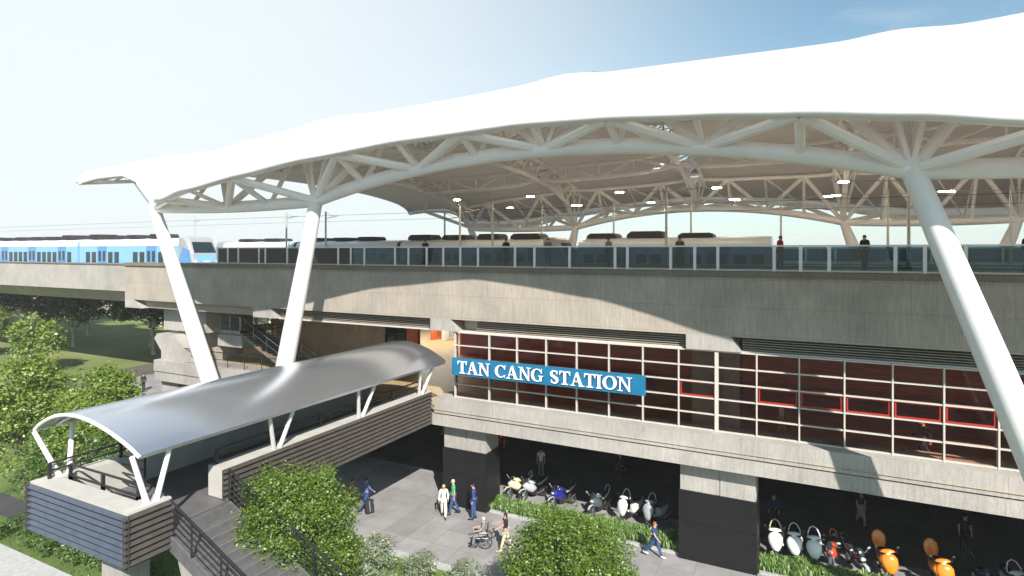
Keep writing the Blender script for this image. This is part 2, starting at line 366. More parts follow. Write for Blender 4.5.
# louver bands under the girder
edges = [(-44.4, -31.7)] + [(HEADS[i][1], HEADS[i+1][0]) for i in range(4)] + [(22.9, XR)]
for i, (a, b) in enumerate(edges):
    if i == 0:
        MB().box(a, b+.1, 26.5, 26.62, 9.3, 9.94).build('fascia_panel', 'louver', B); continue
    a2 = a + (.9 if i == 2 else 0)
    m = MB(); m.box(a, b-.1, 26.75, 26.8, 9.28, 9.94)
    nf = 6
    for q in range(nf):
        z = 9.33 + q*.1
        m.prism([(26.42, z), (26.75, z+.05), (26.75, z+.075), (26.42, z+.028)], a2, b-.12, 'x')
    m.build('louver', 'louver', B)
    MB().box(a, b-.14, 26.25, 26.76, 9.225, 9.30).build('louver_trim', 'mullion', B)
# concourse slab edge beam
m = MB(); m.box(-41.3, XR, 25.62, 27.2, 4.36, 4.97).box(-41.3, XR, 25.78, 27.2, 4.97, 5.03).box(-41.3, -22.6, 25.55, 27.2, 5.03, 5.80).box(-17.45, XR, 25.55, 27.2, 5.03, 5.80)
m.build('edge_beam', 'concrete_plain', B)
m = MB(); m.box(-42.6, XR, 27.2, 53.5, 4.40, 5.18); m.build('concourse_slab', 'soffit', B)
m = MB(); m.quad((-22.5, 25.5, 5.2), (XR, 25.5, 5.2), (XR, 53.4, 5.2), (-22.5, 53.4, 5.2)).quad((-42.5, 27.2, 5.2), (-22.5, 27.2, 5.2), (-22.5, 53.4, 5.2), (-42.5, 53.4, 5.2)); m.build('concourse_floor', 'floor_wood', B)
MB().quad((-16.3, 26.4, 5.206), (XR-.3, 26.4, 5.206), (XR-.3, 39.9, 5.206), (-16.3, 39.9, 5.206)).build('timber_floor', 'red_wood', B)
# pillars: black granite below, pale concrete cap
def pillar(x0, x1, y0, y1, cap=True):
    p = MB()
    p.box(x0, x1, y0, y1, .03, 1.70).box(x0, x1, y0, y1, 1.715, 3.05)
    o = p.build('pillar', 'granite', B)
    if cap:
        xm = (x0+x1)/2 + .1
        c = MB(); c.box(x0+.06, xm-.03, y0+.06, y1-.06, 3.05, 4.36).box(xm+.03, x1-.06, y0+.06, y1-.06, 3.05, 4.36).box(xm-.03, xm+.03, y0+.10, y1-.1, 3.05, 4.36)
        c.build('capital', 'concrete_plain', o)
for xc in (-28.7, -16.0, -3.4, 9.3, 21.9):
    hw = 1.33 if xc == -16 else 1.6
    pillar(xc-hw, xc+hw, 26.2, 27.7); 
    pillar(xc-.9, xc+.9, 40, 41.4); 
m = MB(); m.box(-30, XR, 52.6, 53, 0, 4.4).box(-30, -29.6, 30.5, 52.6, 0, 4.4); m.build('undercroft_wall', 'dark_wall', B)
# end pier on the left
m = MB()
m.prism([(-41.1, .02), (-39.2, .02), (-39.2, 4.36), (-41.1, 4.36)], 26.0, 29.5)
m.prism([(-41.0, 5.80), (-39.0, 5.80), (-37.3, 5.85), (-39.6, 7.6), (-41.5, 7.6), (-41.8, 7.25), (-41.0, 6.4)], 25.9, 26.7)
m.build('end_pier', 'concrete_plain', B)
m = MB(); m.prism([(-43.2, 7.6), (-38.4, 7.6), (-38.4, 9.95), (-43.2, 9.95)], 27.5, 31.5).box(-43.2, -39.5, 28.6, 31.5, 5.2, 7.6)
m.build('crosshead', 'concrete_plain', B)
MB().box(-42.5, -39.5, 29.6, 33, .02, 4.4).build('pier', 'concrete_plain', B); MB().box(-43, -38, 48, 52, .02, 9.95).build('pier', 'concrete_plain', B)
# concourse walls
m = MB(); m.box(-38.4, -26.9, 33.2, 33.6, 5.2, 9.95); m.build('wall', 'wall_brown', B)
m = MB(); m.box(-24.8, XR, 40.0, 40.4, 5.2, 9.95); m.build('timber_wall', 'red_wood', B)
m = MB(); m.box(-26.89, -25.1, 33.3, 33.5, 5.2, 9.9); o = m.build('door', 'train_glass', B)
m = MB()
for x in (-26.89, -26.0, -25.18): m.box(x, x+.07, 33.2, 33.3, 5.2, 9.9)
m.box(-26.8, -25.2, 33.2, 33.28, 7.6, 7.68); m.build('frame', 'black_metal', o)
MB().box(-25.08, -24.1, 33.3, 33.6, 5.2, 9.9).build('orange_panel', 'gate_orange', B)
for x in (-3.95, 9.0):
    MB().box(x-.6, x+1.4, 26.9, 28.2, 5.21, 9.94).build('inner_column', 'grey_column', B)
m = MB(); m.box(XR-.3, XR, 26.6, 53, 5.2, 9.95); m.build('end_wall', 'wall_brown', B)
# glazed front: one window per bay, five lights high
xs = -16.5; x = xs; i = 0
ZB, ZT = 5.80, 9.25; rh = (ZT-ZB)/5
while x < XR-1.6:
    thick = abs(x+3.4) < .4
    w_ = .15 if thick else .056
    m = MB(); m.box(x-w_/2, x+w_/2, 26.08, 26.34, ZB, ZT-.003)
    x2 = x+(1.58 if i else 2.04)
    for q in range(6):
        z = ZB+.035+q*(rh-.012); m.box(x+w_/2, x2-.0425 - (.0425 if abs(x2+3.4) < .4 else 0), 26.10, 26.30, z-.026, z+.026)
    wo = m.build('window', 'mullion', B)
    g = MB(); g.quad((x+.04, 26.2, ZB+.02), (x2-.04, 26.2, ZB+.02), (x2-.04, 26.2, ZT-.02), (x+.04, 26.2, ZT-.02)); g.build('pane', 'window_glass', wo)
    if x > -5.4 and abs(x+3.4) > .6:
        r = MB(); z0 = ZB+.06+2*rh; z1 = ZB+3*rh-.035; a = x+.07; b = x2-.08
        r.box(a, b, 26.16, 26.19, z1-.055, z1).box(a, b, 26.16, 26.19, z0, z0+.055).box(a, a+.05, 26.16, 26.19, z0+.055, z1-.055).box(b-.05, b, 26.16, 26.19, z0+.055, z1-.055)
        r.build('red_frame', 'red_paint', wo)
    x = x2; i += 1
# rail along the open gallery on the left
def railing(name, pts, h, parent, bars=5, rb=.018, step=1.3, mat='black_metal', post=.03, verts=False):
    m = MB(); pts = [Vector(p) for p in pts]
    for a, b in zip(pts, pts[1:]):
        Lg = (b-a).length; n = max(1, round(Lg/step))
        for q in range(n+1):
            p = a.lerp(b, q/n); m.tube([p, p+Vector((0, 0, h))], post, 6)
        for q in range(bars):
            z = h*(q+1)/bars; m.tube([a+Vector((0, 0, z)), b+Vector((0, 0, z))], rb*(1.7 if q == bars-1 else 1), 6)
        if verts:
            n = int(Lg/.16)
            for q in range(n):
                p = a.lerp(b, q/n); m.tube([p, p+Vector((0, 0, h))], .009, 4, False)
    return m.build(name, mat, parent)
railing('gallery_railing', [(-38.9, 25.95, 5.8), (-22.8, 25.95, 5.8)], .95, B, bars=2, step=1.6, verts=True)
# scissor stair from concourse to platform
def stair(name, p0, dirv, n, rise, going, width_y, mat, parent, thick=.25):
    """p0 top nosing; descends along +X*dirv; returns list of profile"""
    m = MB(); x, z = p0[0], p0[2]; y = p0[1]
    prof = [(x, z)]
    for q in range(n):
        prof.append((x, z-rise)); prof.append((x+dirv*going, z-rise)); x += dirv*going; z -= rise
    prof += [(x, z-.02), (x-dirv*.05, z-thick*1.0), (p0[0], p0[2]-thick-rise*.6)]
    m.prism(prof, y, y+width_y); return m.build(name, mat, parent), (x, y, z)
st, e = stair('staircase', (-36.2, 28.6, 7.75), 1, 16, .158, .33, 2.0, 'concrete_dark', B)
MB().box(-38.4, -36.2, 28.6, 32.9, 7.5, 7.75).build('landing', 'concrete_plain', st)
MB().box(-38.4, -35.9, 28.45, 28.6, 6.6, 7.45).build('landing_beam', 'concrete_plain', st)
st2, e2 = stair('staircase', (-30.6, 30.9, 9.94), -1, 14, .156, .40, 2.0, 'concrete_dark', B)
for yy in (28.65, 30.55): railing('handrail', [(-36.2, yy, 7.75), (e[0], yy, 5.22)], 1.0, st, 2, .022, 1.4, 'chrome', .022)
railing('handrail', [(-38.4, 28.65, 7.75), (-36.3, 28.65, 7.75)], 1.0, st, 2, .022, 1.4, 'chrome', .022)
for yy in (30.95, 32.85): railing('handrail', [(-36.2, yy, 7.75), (-30.6, yy, 9.94)], 1.0, st2, 2, .022, 1.4, 'chrome', .022)

# rails on the deck
m = MB()
for yc in (38.2, 46.2):
    for s in (-.72, .72): m.box(-45.5, XR, yc+s-.04, yc+s+.04, 11.2, 11.36)
m.build('rail', 'rail_steel', B)

# fare gates and screens inside the hall
def gate(x, y, mat, lab):
    t = thing('ticket_gate', lab, 'ticket gate', (x, y, 5.2), 'ticket gates inside the concourse')
    m = MB(); m.blob([(0, 0, .0, .16, .75), (.15, 0, 0, .17, .78), (.9, 0, 0, .17, .78), (1.0, 0, 0, .14, .7)], 'z', 16, .5); m.build('cabinet', mat, t, True)
    m = MB(); m.box(.17, .62, -.02, .02, .35, .95); m.build('flap', 'roof_glass', t)
    m = MB(); m.box(-.08, .08, -.6, -.35, 1.0, 1.03); m.build('reader', 'black_metal', t)
    return t
for gx in (-33.5, -30.5, -27.5):
    o = MB().box(gx-1, gx+1, 40, 48, 9.86, 9.94).build('ceiling_light', 'hall_glow', B)
gate(-31.2, 46.0, 'gate_orange', 'orange ticket gate at the open end of the concourse hall')
gate(-29.9, 46.0, 'steel_white', 'white ticket gate beside the orange one in the concourse hall')

# ================================================================== VIADUCT beyond
V = thing('viaduct', 'long pale concrete railway viaduct running off left toward the haze', 'viaduct', (-45.5, 42, 0), world=True)
prof = [(34.6, 12.15), (34.2, 12.15), (34.2, 9.55), (36.4, 9.45), (37.4, 8.1), (47, 8.1), (48.2, 9.45), (50.4, 9.55), (50.4, 12.15), (50, 12.15), (50, 11.2), (34.6, 11.2)]
MB().prism(prof, -420, -45.52, 'x').build('girder', 'concrete_plain', V)
m = MB(); m.box(-420, -45.52, 34.1, 34.7, 12.15, 12.27); m.build('coping', 'concrete_dark', V)
for x in range(-113, -420, -36):
    m = MB(); m.box(x-1.1, x+1.1, 39.5, 44.5, 0, 7.2); o = m.build('pier', 'concrete_plain', V)
    MB().prism([(39.2, 7.2), (44.8, 7.2), (46.2, 8.1), (37.8, 8.1)], x-1.4, x+1.4, 'x').build('pier_cap', 'concrete_plain', o)
m = MB()
for yc in (38.2, 46.2):
    for s in (-.72, .72): m.box(-420, -45.52, yc+s-.04, yc+s+.04, 11.2, 11.36)
m.build('rail', 'rail_steel', V)

# ================================================================== PLATFORM SCREENS
def fence(name, label, y, x0, x1, posts, ztop=13.73, zb=12.64):
    t = thing(name, label, 'glass screen', (x0, y, zb), world=True)
    for x in posts: MB().box(x-.06, x+.06, y-.06, y+.06, zb, ztop-.045).build('post', 'steel_white', t)
    MB().box(x0, x1, y-.055, y+.075, ztop-.045, ztop+.015).build('top_rail', 'train_white', t)
    MB().box(x0, x1, y-.03, y+.03, zb+.01, zb+.06).build('bottom_rail', 'lamp_pole', t)
    for a, b in zip(posts, posts[1:]):
        MB().box(a+.07, b-.07, y-.012, y+.012, zb+.07, ztop-.05).build('pane', 'screen_glass', t)
    return t
base = [-10.4, -8.1, -7.5, -5.5, -4.44, -3.46, -1.2, -.2, .84, 3.1, 4.05, 5.3]
posts = []
x = -36.4
while x < -33.6: posts.append(x); x += 1.05
for kx in (-24.0, 0, 0+15.7, ):
    pass
pat = [b for b in base]
posts += [b-24.2 for b in base if b-24.2 > -33.5] + [-17.8, -16.7, -15.6, -13.4, -12.3] + base
x = 7.4
while x < 30: posts.append(x); x += (1.05 if R.random() < .6 else 2.1)
posts = sorted(posts)
fence('platform_screen', 'long low glass screen with white posts along the near platform edge above the concrete girder', 27.0, -36.5, 29.9, posts)
fence('platform_screen', 'glass screen with white posts along the far side of the platforms', 53.2, -44.2, 29.9, [-44.1+2.1*i for i in range(36)])

# ================================================================== STATION SIGN
S = thing('station_sign', 'blue station name board with white serif capitals fixed across the window wall', 'sign', (-11.2, 25.5, 7.6), world=True)
MB().box(-16.22, -6.27, 25.36, 25.50, 7.17, 8.04).build('panel', 'sign_blue', S)
m = MB()
for x in (-15.6, -13, -10, -7): m.box(x-.04, x+.04, 25.5, 26.1, 7.3, 7.36).box(x-.04, x+.04, 25.5, 26.1, 7.85, 7.91)
m.build('bracket', 'mullion', S)
# serif glyphs, cap height 1; each a list of polygons
def arc(cx, cy, rx, ry, a0, a1, n=22): return [(cx+rx*math.cos(math.radians(a0+(a1-a0)*i/n)), cy+ry*math.sin(math.radians(a0+(a1-a0)*i/n))) for i in range(n+1)]
def ribbon(pts, ws):
    out_ = []
    for i in range(len(pts)-1):
        def off(k):
            a = Vector(pts[max(k-1, 0)]); b = Vector(pts[min(k+1, len(pts)-1)]); d = (b-a).normalized(); n = Vector((-d.y, d.x)); p = Vector(pts[k])
            return p+n*ws[k]/2, p-n*ws[k]/2
        a1, a2 = off(i); b1, b2 = off(i+1); out_.append([a1, b1, b2, a2])
    return out_
def quadp(x0, x1, y0, y1): return [(x0, y0), (x1, y0), (x1, y1), (x0, y1)]
def serif(xc, w, y, up=1): return [(xc-w/2, y), (xc+w/2, y), (xc+w/2, y+.045*up), (xc-w/2, y+.045*up)]
def brk(xc, sw, w, y, up=1): return [(xc-w/2, y+.045*up), (xc+w/2, y+.045*up), (xc+sw/2, y+.12*up), (xc-sw/2, y+.12*up)]
def stem(xc, sw, w, y0=0, y1=1): return [quadp(xc-sw/2, xc+sw/2, y0, y1), serif(xc, w, y0), brk(xc, sw, w*.8, y0), serif(xc, w, y1, -1), brk(xc, sw, w*.8, y1, -1)]
def G_T(): return [quadp(.26, .42, 0, 1), serif(.34, .40, 0), brk(.34, .16, .3, 0), quadp(.02, .66, .93, 1), [(.02, .93), (.12, .93), (.04, .70), (.02, .70)], [(.66, .93), (.56, .93), (.64, .70), (.66, .70)]], .68
def G_A(): return [[(.30, .92), (.36, 1.02), (.42, 1.02), (.72, 0), (.54, 0)], [(.30, .92), (.36, .98), (.16, 0), (.09, 0)], quadp(.19, .55, .30, .37), serif(.12, .28, 0), serif(.64, .34, 0)], .78
def G_N(): return [quadp(.12, .19, 0, 1), serif(.155, .28, 0), [(.0, 1), (.24, 1), (.72, .0), (.62, .0), (.12, .95), (0, .95)], quadp(.62, .69, 0, 1), serif(.655, .28, 1, -1)], .82
def G_C(cx=.37, g=False):
    p = arc(cx, .5, .29, .46, 42, 318, 30); n = len(p)
    w = [.055+.13*max(0, math.cos(math.radians(180-(42+276*i/(n-1)))))**1.4 for i in range(n)]
    return p, w
def gC():
    p, w_ = G_C(); return ribbon(p, w_) + [[(.60, .66), (.66, .66), (.66, 1.0), (.60, .90)], [(.60, .20), (.57, .12), (.62, .02), (.67, .26)]], .74
def gG():
    p, w_ = G_C(); return ribbon(p, w_) + [[(.60, .66), (.66, .66), (.66, 1.0), (.60, .90)], quadp(.52, .66, .06, .46), quadp(.44, .74, .42, .465)], .80
def gO():
    p = arc(.38, .5, .30, .46, 0, 360, 36); w_ = [.055+.13*abs(math.cos(2*PI*i/36))**1.4 for i in range(37)]; return ribbon(p, w_), .80
def gS():
    p = arc(.28, .74, .17, .22, 35, 180, 12) + arc(.45, .70, .34, .2, 190, 215, 3) + [(.28, .50)] + arc(.12, .30, .33, .2, 35, 10, 3) + arc(.29, .25, .18, .21, 0, -150, 12)
    n = len(p); w_ = [.05+.12*math.sin(PI*i/(n-1))**1.5 for i in range(n)]
    return ribbon(p, w_) + [[(.42, .72), (.47, .72), (.47, .98), (.42, .92)], [(.09, .28), (.14, .28), (.14, .08), (.09, .02)]], .58
GL = {'T': G_T, 'A': G_A, 'N': G_N, 'C': gC, 'G': gG, 'O': gO, 'S': gS, 'I': lambda: (stem(.18, .16, .32), .40)}
text = 'TAN CANG STATION'; tot = sum(.34 if c == ' ' else GL[c]()[1] for c in text)
X0, X1, cap = -15.86, -6.82, .62; sx = (X1-X0)/tot; zc = 7.29
def letters(dx, dz, yf, yb, mat, nm):
    x = X0
    for c in text:
        if c == ' ': x += .34*sx; continue
        polys, adv = GL[c](); m = MB()
        for q, pl in enumerate(polys):
            m.prism([(x+p[0]*sx+dx, zc+p[1]*cap+dz) for p in pl], yf+.0012*(q % 3) + .0002*q, yb)
        m.build(nm, mat, S); x += adv*sx
letters(0, 0, 25.29, 25.355, 'sign_white', 'letter')
letters(.045, -.04, 25.335, 25.358, 'sign_navy', 'letter_shadow')

# ================================================================== CANOPY
C_ = thing('station_canopy', 'huge white curved membrane roof on steel trusses and leaning white columns', 'canopy', (-10, 40, 0), world=True)
def interp(x, T):
    if x <= T[0][0]: return T[0][1]
    for (a, p), (b, q) in zip(T, T[1:]):
        if x <= b:
            u = (x-a)/(b-a); u = u*u*(3-2*u)*.35+u*.65; return p+(q-p)*u
    return T[-1][1]
EZ = [(-43.3, 18.1), (-40.9, 18.3), (-38.1, 18.3), (-36.6, 17.85), (-35.6, 17.1), (-34.8, 16.4), (-31.8, 16.42), (-28.4, 16.86), (-24.2, 17.44), (-20.2, 17.93), (-15.4, 18.3), (-10, 18.45), (-6.6, 18.35), (-3.1, 18.12), (-.2, 17.86), (2.7, 17.5), (5.2, 17.05), (8.8, 16.6), (14.8, 16.5), (20, 17.8), (27, 18.4), (34, 17.8)]
WZ = [(-44, -1.8), (-34.8, -1.55), (-32.3, -.2), (-28, 1.0), (-22, .95), (-16, .3), (-10, -.05), (-3, .3), (2.9, .9), (8, 1.15), (15, 1.15), (24, .1), (34, 0)]
CZ = [(-43.3, 20.0), (-40, 20.4), (-37, 20.7), (-33.7, 20.95), (-28, 21.2), (-22, 21.55), (-15.7, 21.75), (-9.4, 22.1), (-3, 22.1), (2.9, 22.05), (8.8, 22.5), (20, 22.7), (34, 22.7)]
RIBS = [-34.8, -22.0, -9.4, 2.9, 15.2, 27.6]
def ridge(x):
    b = 0
    for r in RIBS[1:]: b = max(b, math.exp(-((x-r)/1.3)**2))
    return b
def prm(x):
    ez = interp(x, EZ); c = interp(x, CZ) + .24*ridge(x) - .10
    hw = 20+interp(x, WZ); ez = 13.5+(ez-13.5)*(40-hw)/20 if x > -34 else ez
    return ez, (c-ez)/math.sqrt(1-(12/hw)**2)
def hwid(x): return 20+interp(x, WZ)
def surf(x, y, inset=0):
    ez, H = prm(x); v = min(1, abs(y-40)/hwid(x))
    return ez + H*math.sqrt(max(0, 1-v*v)) - inset
def phi0(x):
    return 0
XL, XRr = -43.3, 34.0
NX, NP = 230, 60
def sheet_surf(name, mat, x0, x1, inset, pa=0, thick=None, holes=True, nx=NX):
    m = MB(); idx = {}
    for i in range(nx+1):
        x = x0+(x1-x0)*i/nx; ez, H = prm(x); p0 = max(phi0(x), pa)
        for j in range(NP+1):
            ph = p0+(PI-2*p0)*j/NP
            y = 40-(hwid(x)-inset)*math.cos(ph); z = ez+(H-inset)*math.sin(ph) - (inset*.3)
            idx[i, j] = len(m.v); m.v.append((x, y, z))
    for i in range(nx):
        xm = x0+(x1-x0)*(i+.5)/nx
        for j in range(NP):
            ym = m.v[idx[i, j]][1]
            if holes and abs(xm+9.4) < .72 and 25.5 < ym < 57.4: continue
            m.f.append((idx[i, j], idx[i+1, j], idx[i+1, j+1], idx[i, j+1]))
    o = m.build(name, mat, C_, 'all')
    if thick:
        s = o.modifiers.new('s', 'SOLIDIFY'); s.thickness = thick; s.offset = 0
    return o
sheet_surf('membrane', 'membrane', XL, XRr, 0)
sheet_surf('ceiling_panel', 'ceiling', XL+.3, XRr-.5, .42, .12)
m = MB()
for j in range(32):
    ya, yb = 25.4+j, 26.4+j
    m.quad((-10.25, ya, surf(-9.4, ya, .03)), (-8.55, ya, surf(-9.4, ya, .03)), (-8.55, yb, surf(-9.4, yb, .03)), (-10.25, yb, surf(-9.4, yb, .03)))
m.build('skylight', 'roof_glass', C_)
# eave beams, front and back, and end lips
def eave_pts(side):
    pts = []
    for i in range(150):
        x = XL+(XRr-XL)*i/149; ez, H = prm(x); p = phi0(x)
        pts.append((x, 40-side*hwid(x)*math.cos(p), ez+H*math.sin(p)))
    return pts
for s in (1, -1): MB().tube([(x, y+s*.1, z-.02) for x, y, z in eave_pts(s)], .19, 10).build('eave_beam', 'eave_white', C_, True)
pts = []
ez, H = prm(XL); p0 = phi0(XL)
for j in range(41):
    ph = p0+(PI-2*p0)*j/40; pts.append((XL, 40-hwid(XL)*math.cos(ph), ez+H*math.sin(ph)-.05))
MB().tube(pts, .2, 10).build('end_lip', 'eave_white', C_, True)
# ---- trusses
def poly_at(f_, a, b, n): return [f_(a+(b-a)*i/n) for i in range(n+1)]
def lowz(x):   # lower chord heights
    nodes = [(-34.8, 16.1), (-21.8, 16.0), (2.92, 16.0), (14.8, 16.0), (39.5, 16.0)]
    for (a, za), (b, zb) in zip(nodes, nodes[1:]):
        if a <= x <= b:
            u = (x-a)/(b-a); rise = {0: -.15, 1: 1.58, 2: -.15, 3: 1.58}[nodes.index((a, za))]
            return za+(zb-za)*u+rise*4*u*(1-u)
    return 16.1
def web(m, A, Bp, r, n=8):
    k = len(A)-1
    for i in range(k+1): m.tube([A[i], Bp[i]], r, n, False)
    for i in range(k):
        if i % 2: m.tube([A[i], Bp[i+1]], r, n, False)
        else: m.tube([A[i+1], Bp[i]], r, n, False)
spans = [(-34.8, -21.8, 2), (-21.8, 2.92, 4), (2.92, 14.8, 2), (14.8, 33.5, 3)]
for side in (1, -1):
    def Y(y): return 40-side*(40-y)
    for (a, b, n) in spans:
        m = MB()
        low = [(x, Y(21.6), lowz(x)) for x in [a+(b-a)*i/24 for i in range(25)]]
        m.tube(low, .31, 14)
        up1 = [(x, Y(40-hwid(x)+.28), prm(x)[0]-.1) for x in [a+(b-a)*i/24 for i in range(25)]]
        up2 = [(x, Y(23.6), surf(x, 23.6, .95)) for x in [a+(b-a)*i/24 for i in range(25)]]
        m.tube(up1, .13, 8); m.tube(up2, .16, 8)
        xs_ = [a+(b-a)*i/n for i in range(n+1)]
        for i in range(n):
            xa, xb, xm = xs_[i], xs_[i+1], (xs_[i]+xs_[i+1])/2
            lo_a = (xa, Y(21.6), lowz(xa)); lo_b = (xb, Y(21.6), lowz(xb))
            U1 = (xm, Y(40-hwid(xm)+.3), prm(xm)[0]-.1); U2 = (xm, Y(23.6), surf(xm, 23.6, .95))
            rr = .185; lm = (xm, Y(21.6), lowz(xm)); m.tube([lm, U1], .15, 8, False); m.tube([lm, U2], .12, 8, False)
            for q in (lo_a, lo_b):
                m.tube([q, U1], rr, 8, False); m.tube([q, U2], rr, 8, False)
            ua, ub = (xa, Y(40-hwid(xa)+.3), prm(xa)[0]-.1), (xa, Y(23.6), surf(xa, 23.6, .95))
            m.tube([ua, ub], .09, 6, False); m.tube([U1, U2], .09, 6, False); m.tube([U1, ub], .08, 6, False)
            if i: m.tube([lo_a, ua], .11, 8, False)
        m.build('edge_truss', 'steel_white', C_, True)
# transverse arched ribs
def rib(x, w_=.78, full=True):
    m = MB(); n = 14
    def top(y): return surf(x, y, .82)
    ys = [21.6+(58.4-21.6)*i/n for i in range(n+1)]
    zl = []
    for y in ys:
        v = abs(y-40)/18.4; z0 = lowz(x); zl.append(z0 + (top(40)-1.35-z0)*math.sqrt(max(0, 1-v**2.4)))
    lowp = [(x, y, z) for y, z in zip(ys, zl)]
    m.tube(lowp, .21, 10)
    A = [(x-w_, y, max(top(y), z+.35)) for (_, y, z) in lowp]; Bq = [(x+w_, y, p[2]) for (_, y, _z), p in zip(lowp, A)]
    A[0] = (x-w_, 22.0, surf(x, 22.0, .7)); Bq[0] = (x+w_, 22.0, A[0][2]); A[-1] = (x-w_, 58, A[0][2]); Bq[-1] = (x+w_, 58, A[0][2])
    m.tube(A, .16, 8); m.tube(Bq, .16, 8)
    web(m, A, lowp, .09, 8); web(m, Bq, lowp, .09, 8)
    for i in range(0, n+1): m.tube([A[i], Bq[i]], .06, 6, False)
    m.build('rib_truss', 'steel_white', C_, True)
for x in RIBS: rib({-34.8: -34.8, -22.0: -21.9, 15.2: 14.9}.get(x, x))
rib(-44.6, .4) if False else None
# longitudinal trusses high under the ceiling
for yy in (31.0, 49.0):
    m = MB(); xs_ = [-34.8+(33.5+34.8)*i/66 for i in range(67)]
    A = [(x, yy, surf(x, yy, .9)) for x in xs_]; Bq = []
    for x in xs_:
        nd = [-34.8, -21.9, -9.4, 2.9, 15, 27.6, 40]; 
        Bq.append((x, yy, surf(x, yy, .9)-1.2))
    m.tube(A, .16, 8); m.tube(Bq, .19, 8); web(m, A[::3], Bq[::3], .09, 8)
    m.build('purlin_truss', 'steel_white', C_, True)
# end hood: arched end frame with tie
for side in (1, -1):
    def Y(y): return 40-side*(40-y)
    m = MB()
    def ev(x): 
        ez, H = prm(x); return Vector((x, Y(40-hwid(x)), ez-.1))
    nd = Vector((-34.8, Y(21.6), 16.2))
    tip = ev(-43.1); a_ = Vector((-39.9, Y(23.5), 18.15))
    m.tube([tip, a_], .12, 8); m.tube([a_, nd], .2, 10)
    m.tube([nd, ev(-36.4)], .13, 8); m.tube([a_, ev(-37.4)], .09, 8); m.tube([a_, (-37.5, Y(26), surf(-37.5, 26, .6))], .09, 8)
    for xx in (-40.4, -41.3, -42.2):
        m.tube([a_.lerp(tip, (-39.9-xx)/3.2), (xx, Y(24.5), surf(xx, 24.5, .5))], .06, 6, False)
    m.build('hood_truss', 'steel_white', C_, True)
# leaning columns in pairs
def leg(top, base_):
    a = Vector(base_); b = Vector(top); n = 10
    pts = [a.lerp(b, i/n) for i in range(n+1)]
    rs = [.40+.10*math.sin(PI*min(1, .25+.75*i/n)) - .08*(i/n) for i in range(n+1)]
    m = MB().tube(pts, rs, 24); m.tube([b-Vector((0, 0, .1)), b+Vector((0, 0, .35))], [.34, .28], 16)
    return m.build('column', 'column_white', C_, True)
for side in (1, -1):
    Yt, Yb = 40-side*18.4, 40-side*18.4
    for tx, bx in ((-34.8, -26.6), (-21.8, -25.9), (2.92, 8.45), (14.8, 9.2)):
        zb = 0 if side == 1 else 12.5
        if side == 1: leg((tx, Yt, 16.0), (bx, Yb, 0))
        else:
            f_ = 12.5/16.0; leg((tx, Yt, 16.0), (tx+(bx-tx)*(1-f_)*1.0, Yt+(Yb-Yt)*(1-f_), 12.5))
    for bx in (-26.2, 8.8):
        if side == 1: MB().prism([(-1.5+bx, Yb-.9), (1.5+bx, Yb-.9), (1.5+bx, Yb+.9), (-1.5+bx, Yb+.9)], 0, .45, 'z').build('column_base', 'concrete_plain', C_)
# ================================================================== ENTRANCE FOOTBRIDGE
F = thing('footbridge', 'covered entrance footbridge with curved shiny metal roof, finned sides and a long side stair', 'footbridge', (-19.8, 18, 0), world=True)
FZ = 5.15
m = MB(); m.box(-22.08, -17.62, 9.73, 25.5, 4.62, 5.13).box(-17.62, -16.93, 9.73, 13.1, 4.62, 5.13); m.build('deck', 'stair_grey', F)
m = MB(); m.quad((-21.6, 10.2, 5.15), (-18.3, 10.2, 5.15), (-18.3, 25.5, 5.15), (-21.6, 25.5, 5.15)).quad((-18.3, 10.2, 5.15), (-17.2, 10.2, 5.15), (-17.2, 13.1, 5.15), (-18.3, 13.1, 5.15)); m.build('floor', 'floor_grey' if 'floor_grey' in M else 'paving', F)
# parapets (solid, 0.7 m thick, concrete top)
m = MB()
m.box(-22.08, -16.92, 9.72, 10.35, 5.14, 6.17).box(-17.55, -16.92, 10.35, 11.0, 5.14, 6.17)
m.box(-18.3, -17.6, 13.2, 25.5, 5.14, 6.17); m.box(-22.08, -21.5, 10.35, 25.5, 5.14, 6.17)
m.build('parapet', 'pale_concrete', F)
# fins: tilted boards fixed over the parapet faces
def fins(nm, a, b, face, axis, sgn, z0, z1, n, mat):
    m = MB(); st_ = (z1-z0)/n
    for q in range(n):
        z = z0+q*st_
        poly = [(face+sgn*.012, z+st_*.97), (face+sgn*.035, z+st_*.99), (face+sgn*.11, z+st_*.5), (face+sgn*.11, z+st_*.44), (face+sgn*.02, z+st_*.44), (face+sgn*.012, z+st_*.46)]
        m.prism(poly, a, b, axis)
    if axis == 'x': bk = MB().box(a, b, min(face, face+sgn*.012), max(face, face+sgn*.012), z0, z1)
    else: bk = MB().box(min(face, face+sgn*.012), max(face, face+sgn*.012), a, b, z0, z1)
    bk.build('shade_backing', 'gap_shade', F)  # dark sheet added so the gaps between boards read as shaded
    return m.build(nm, mat, F)
fins('cladding', -22.2, -16.8, 9.717, 'x', -1, 4.62, 6.10, 8, 'fin_metal')
fins('cladding', 9.6, 11.0, -16.917, 'y', 1, 4.62, 6.10, 8, 'side_fin')
fins('cladding', 13.2, 25.48, -17.597, 'y', 1, 4.40, 6.10, 9, 'side_fin')
fins('cladding', 9.6, 25.4, -22.083, 'y', -1, 4.62, 6.10, 8, 'fin_metal')
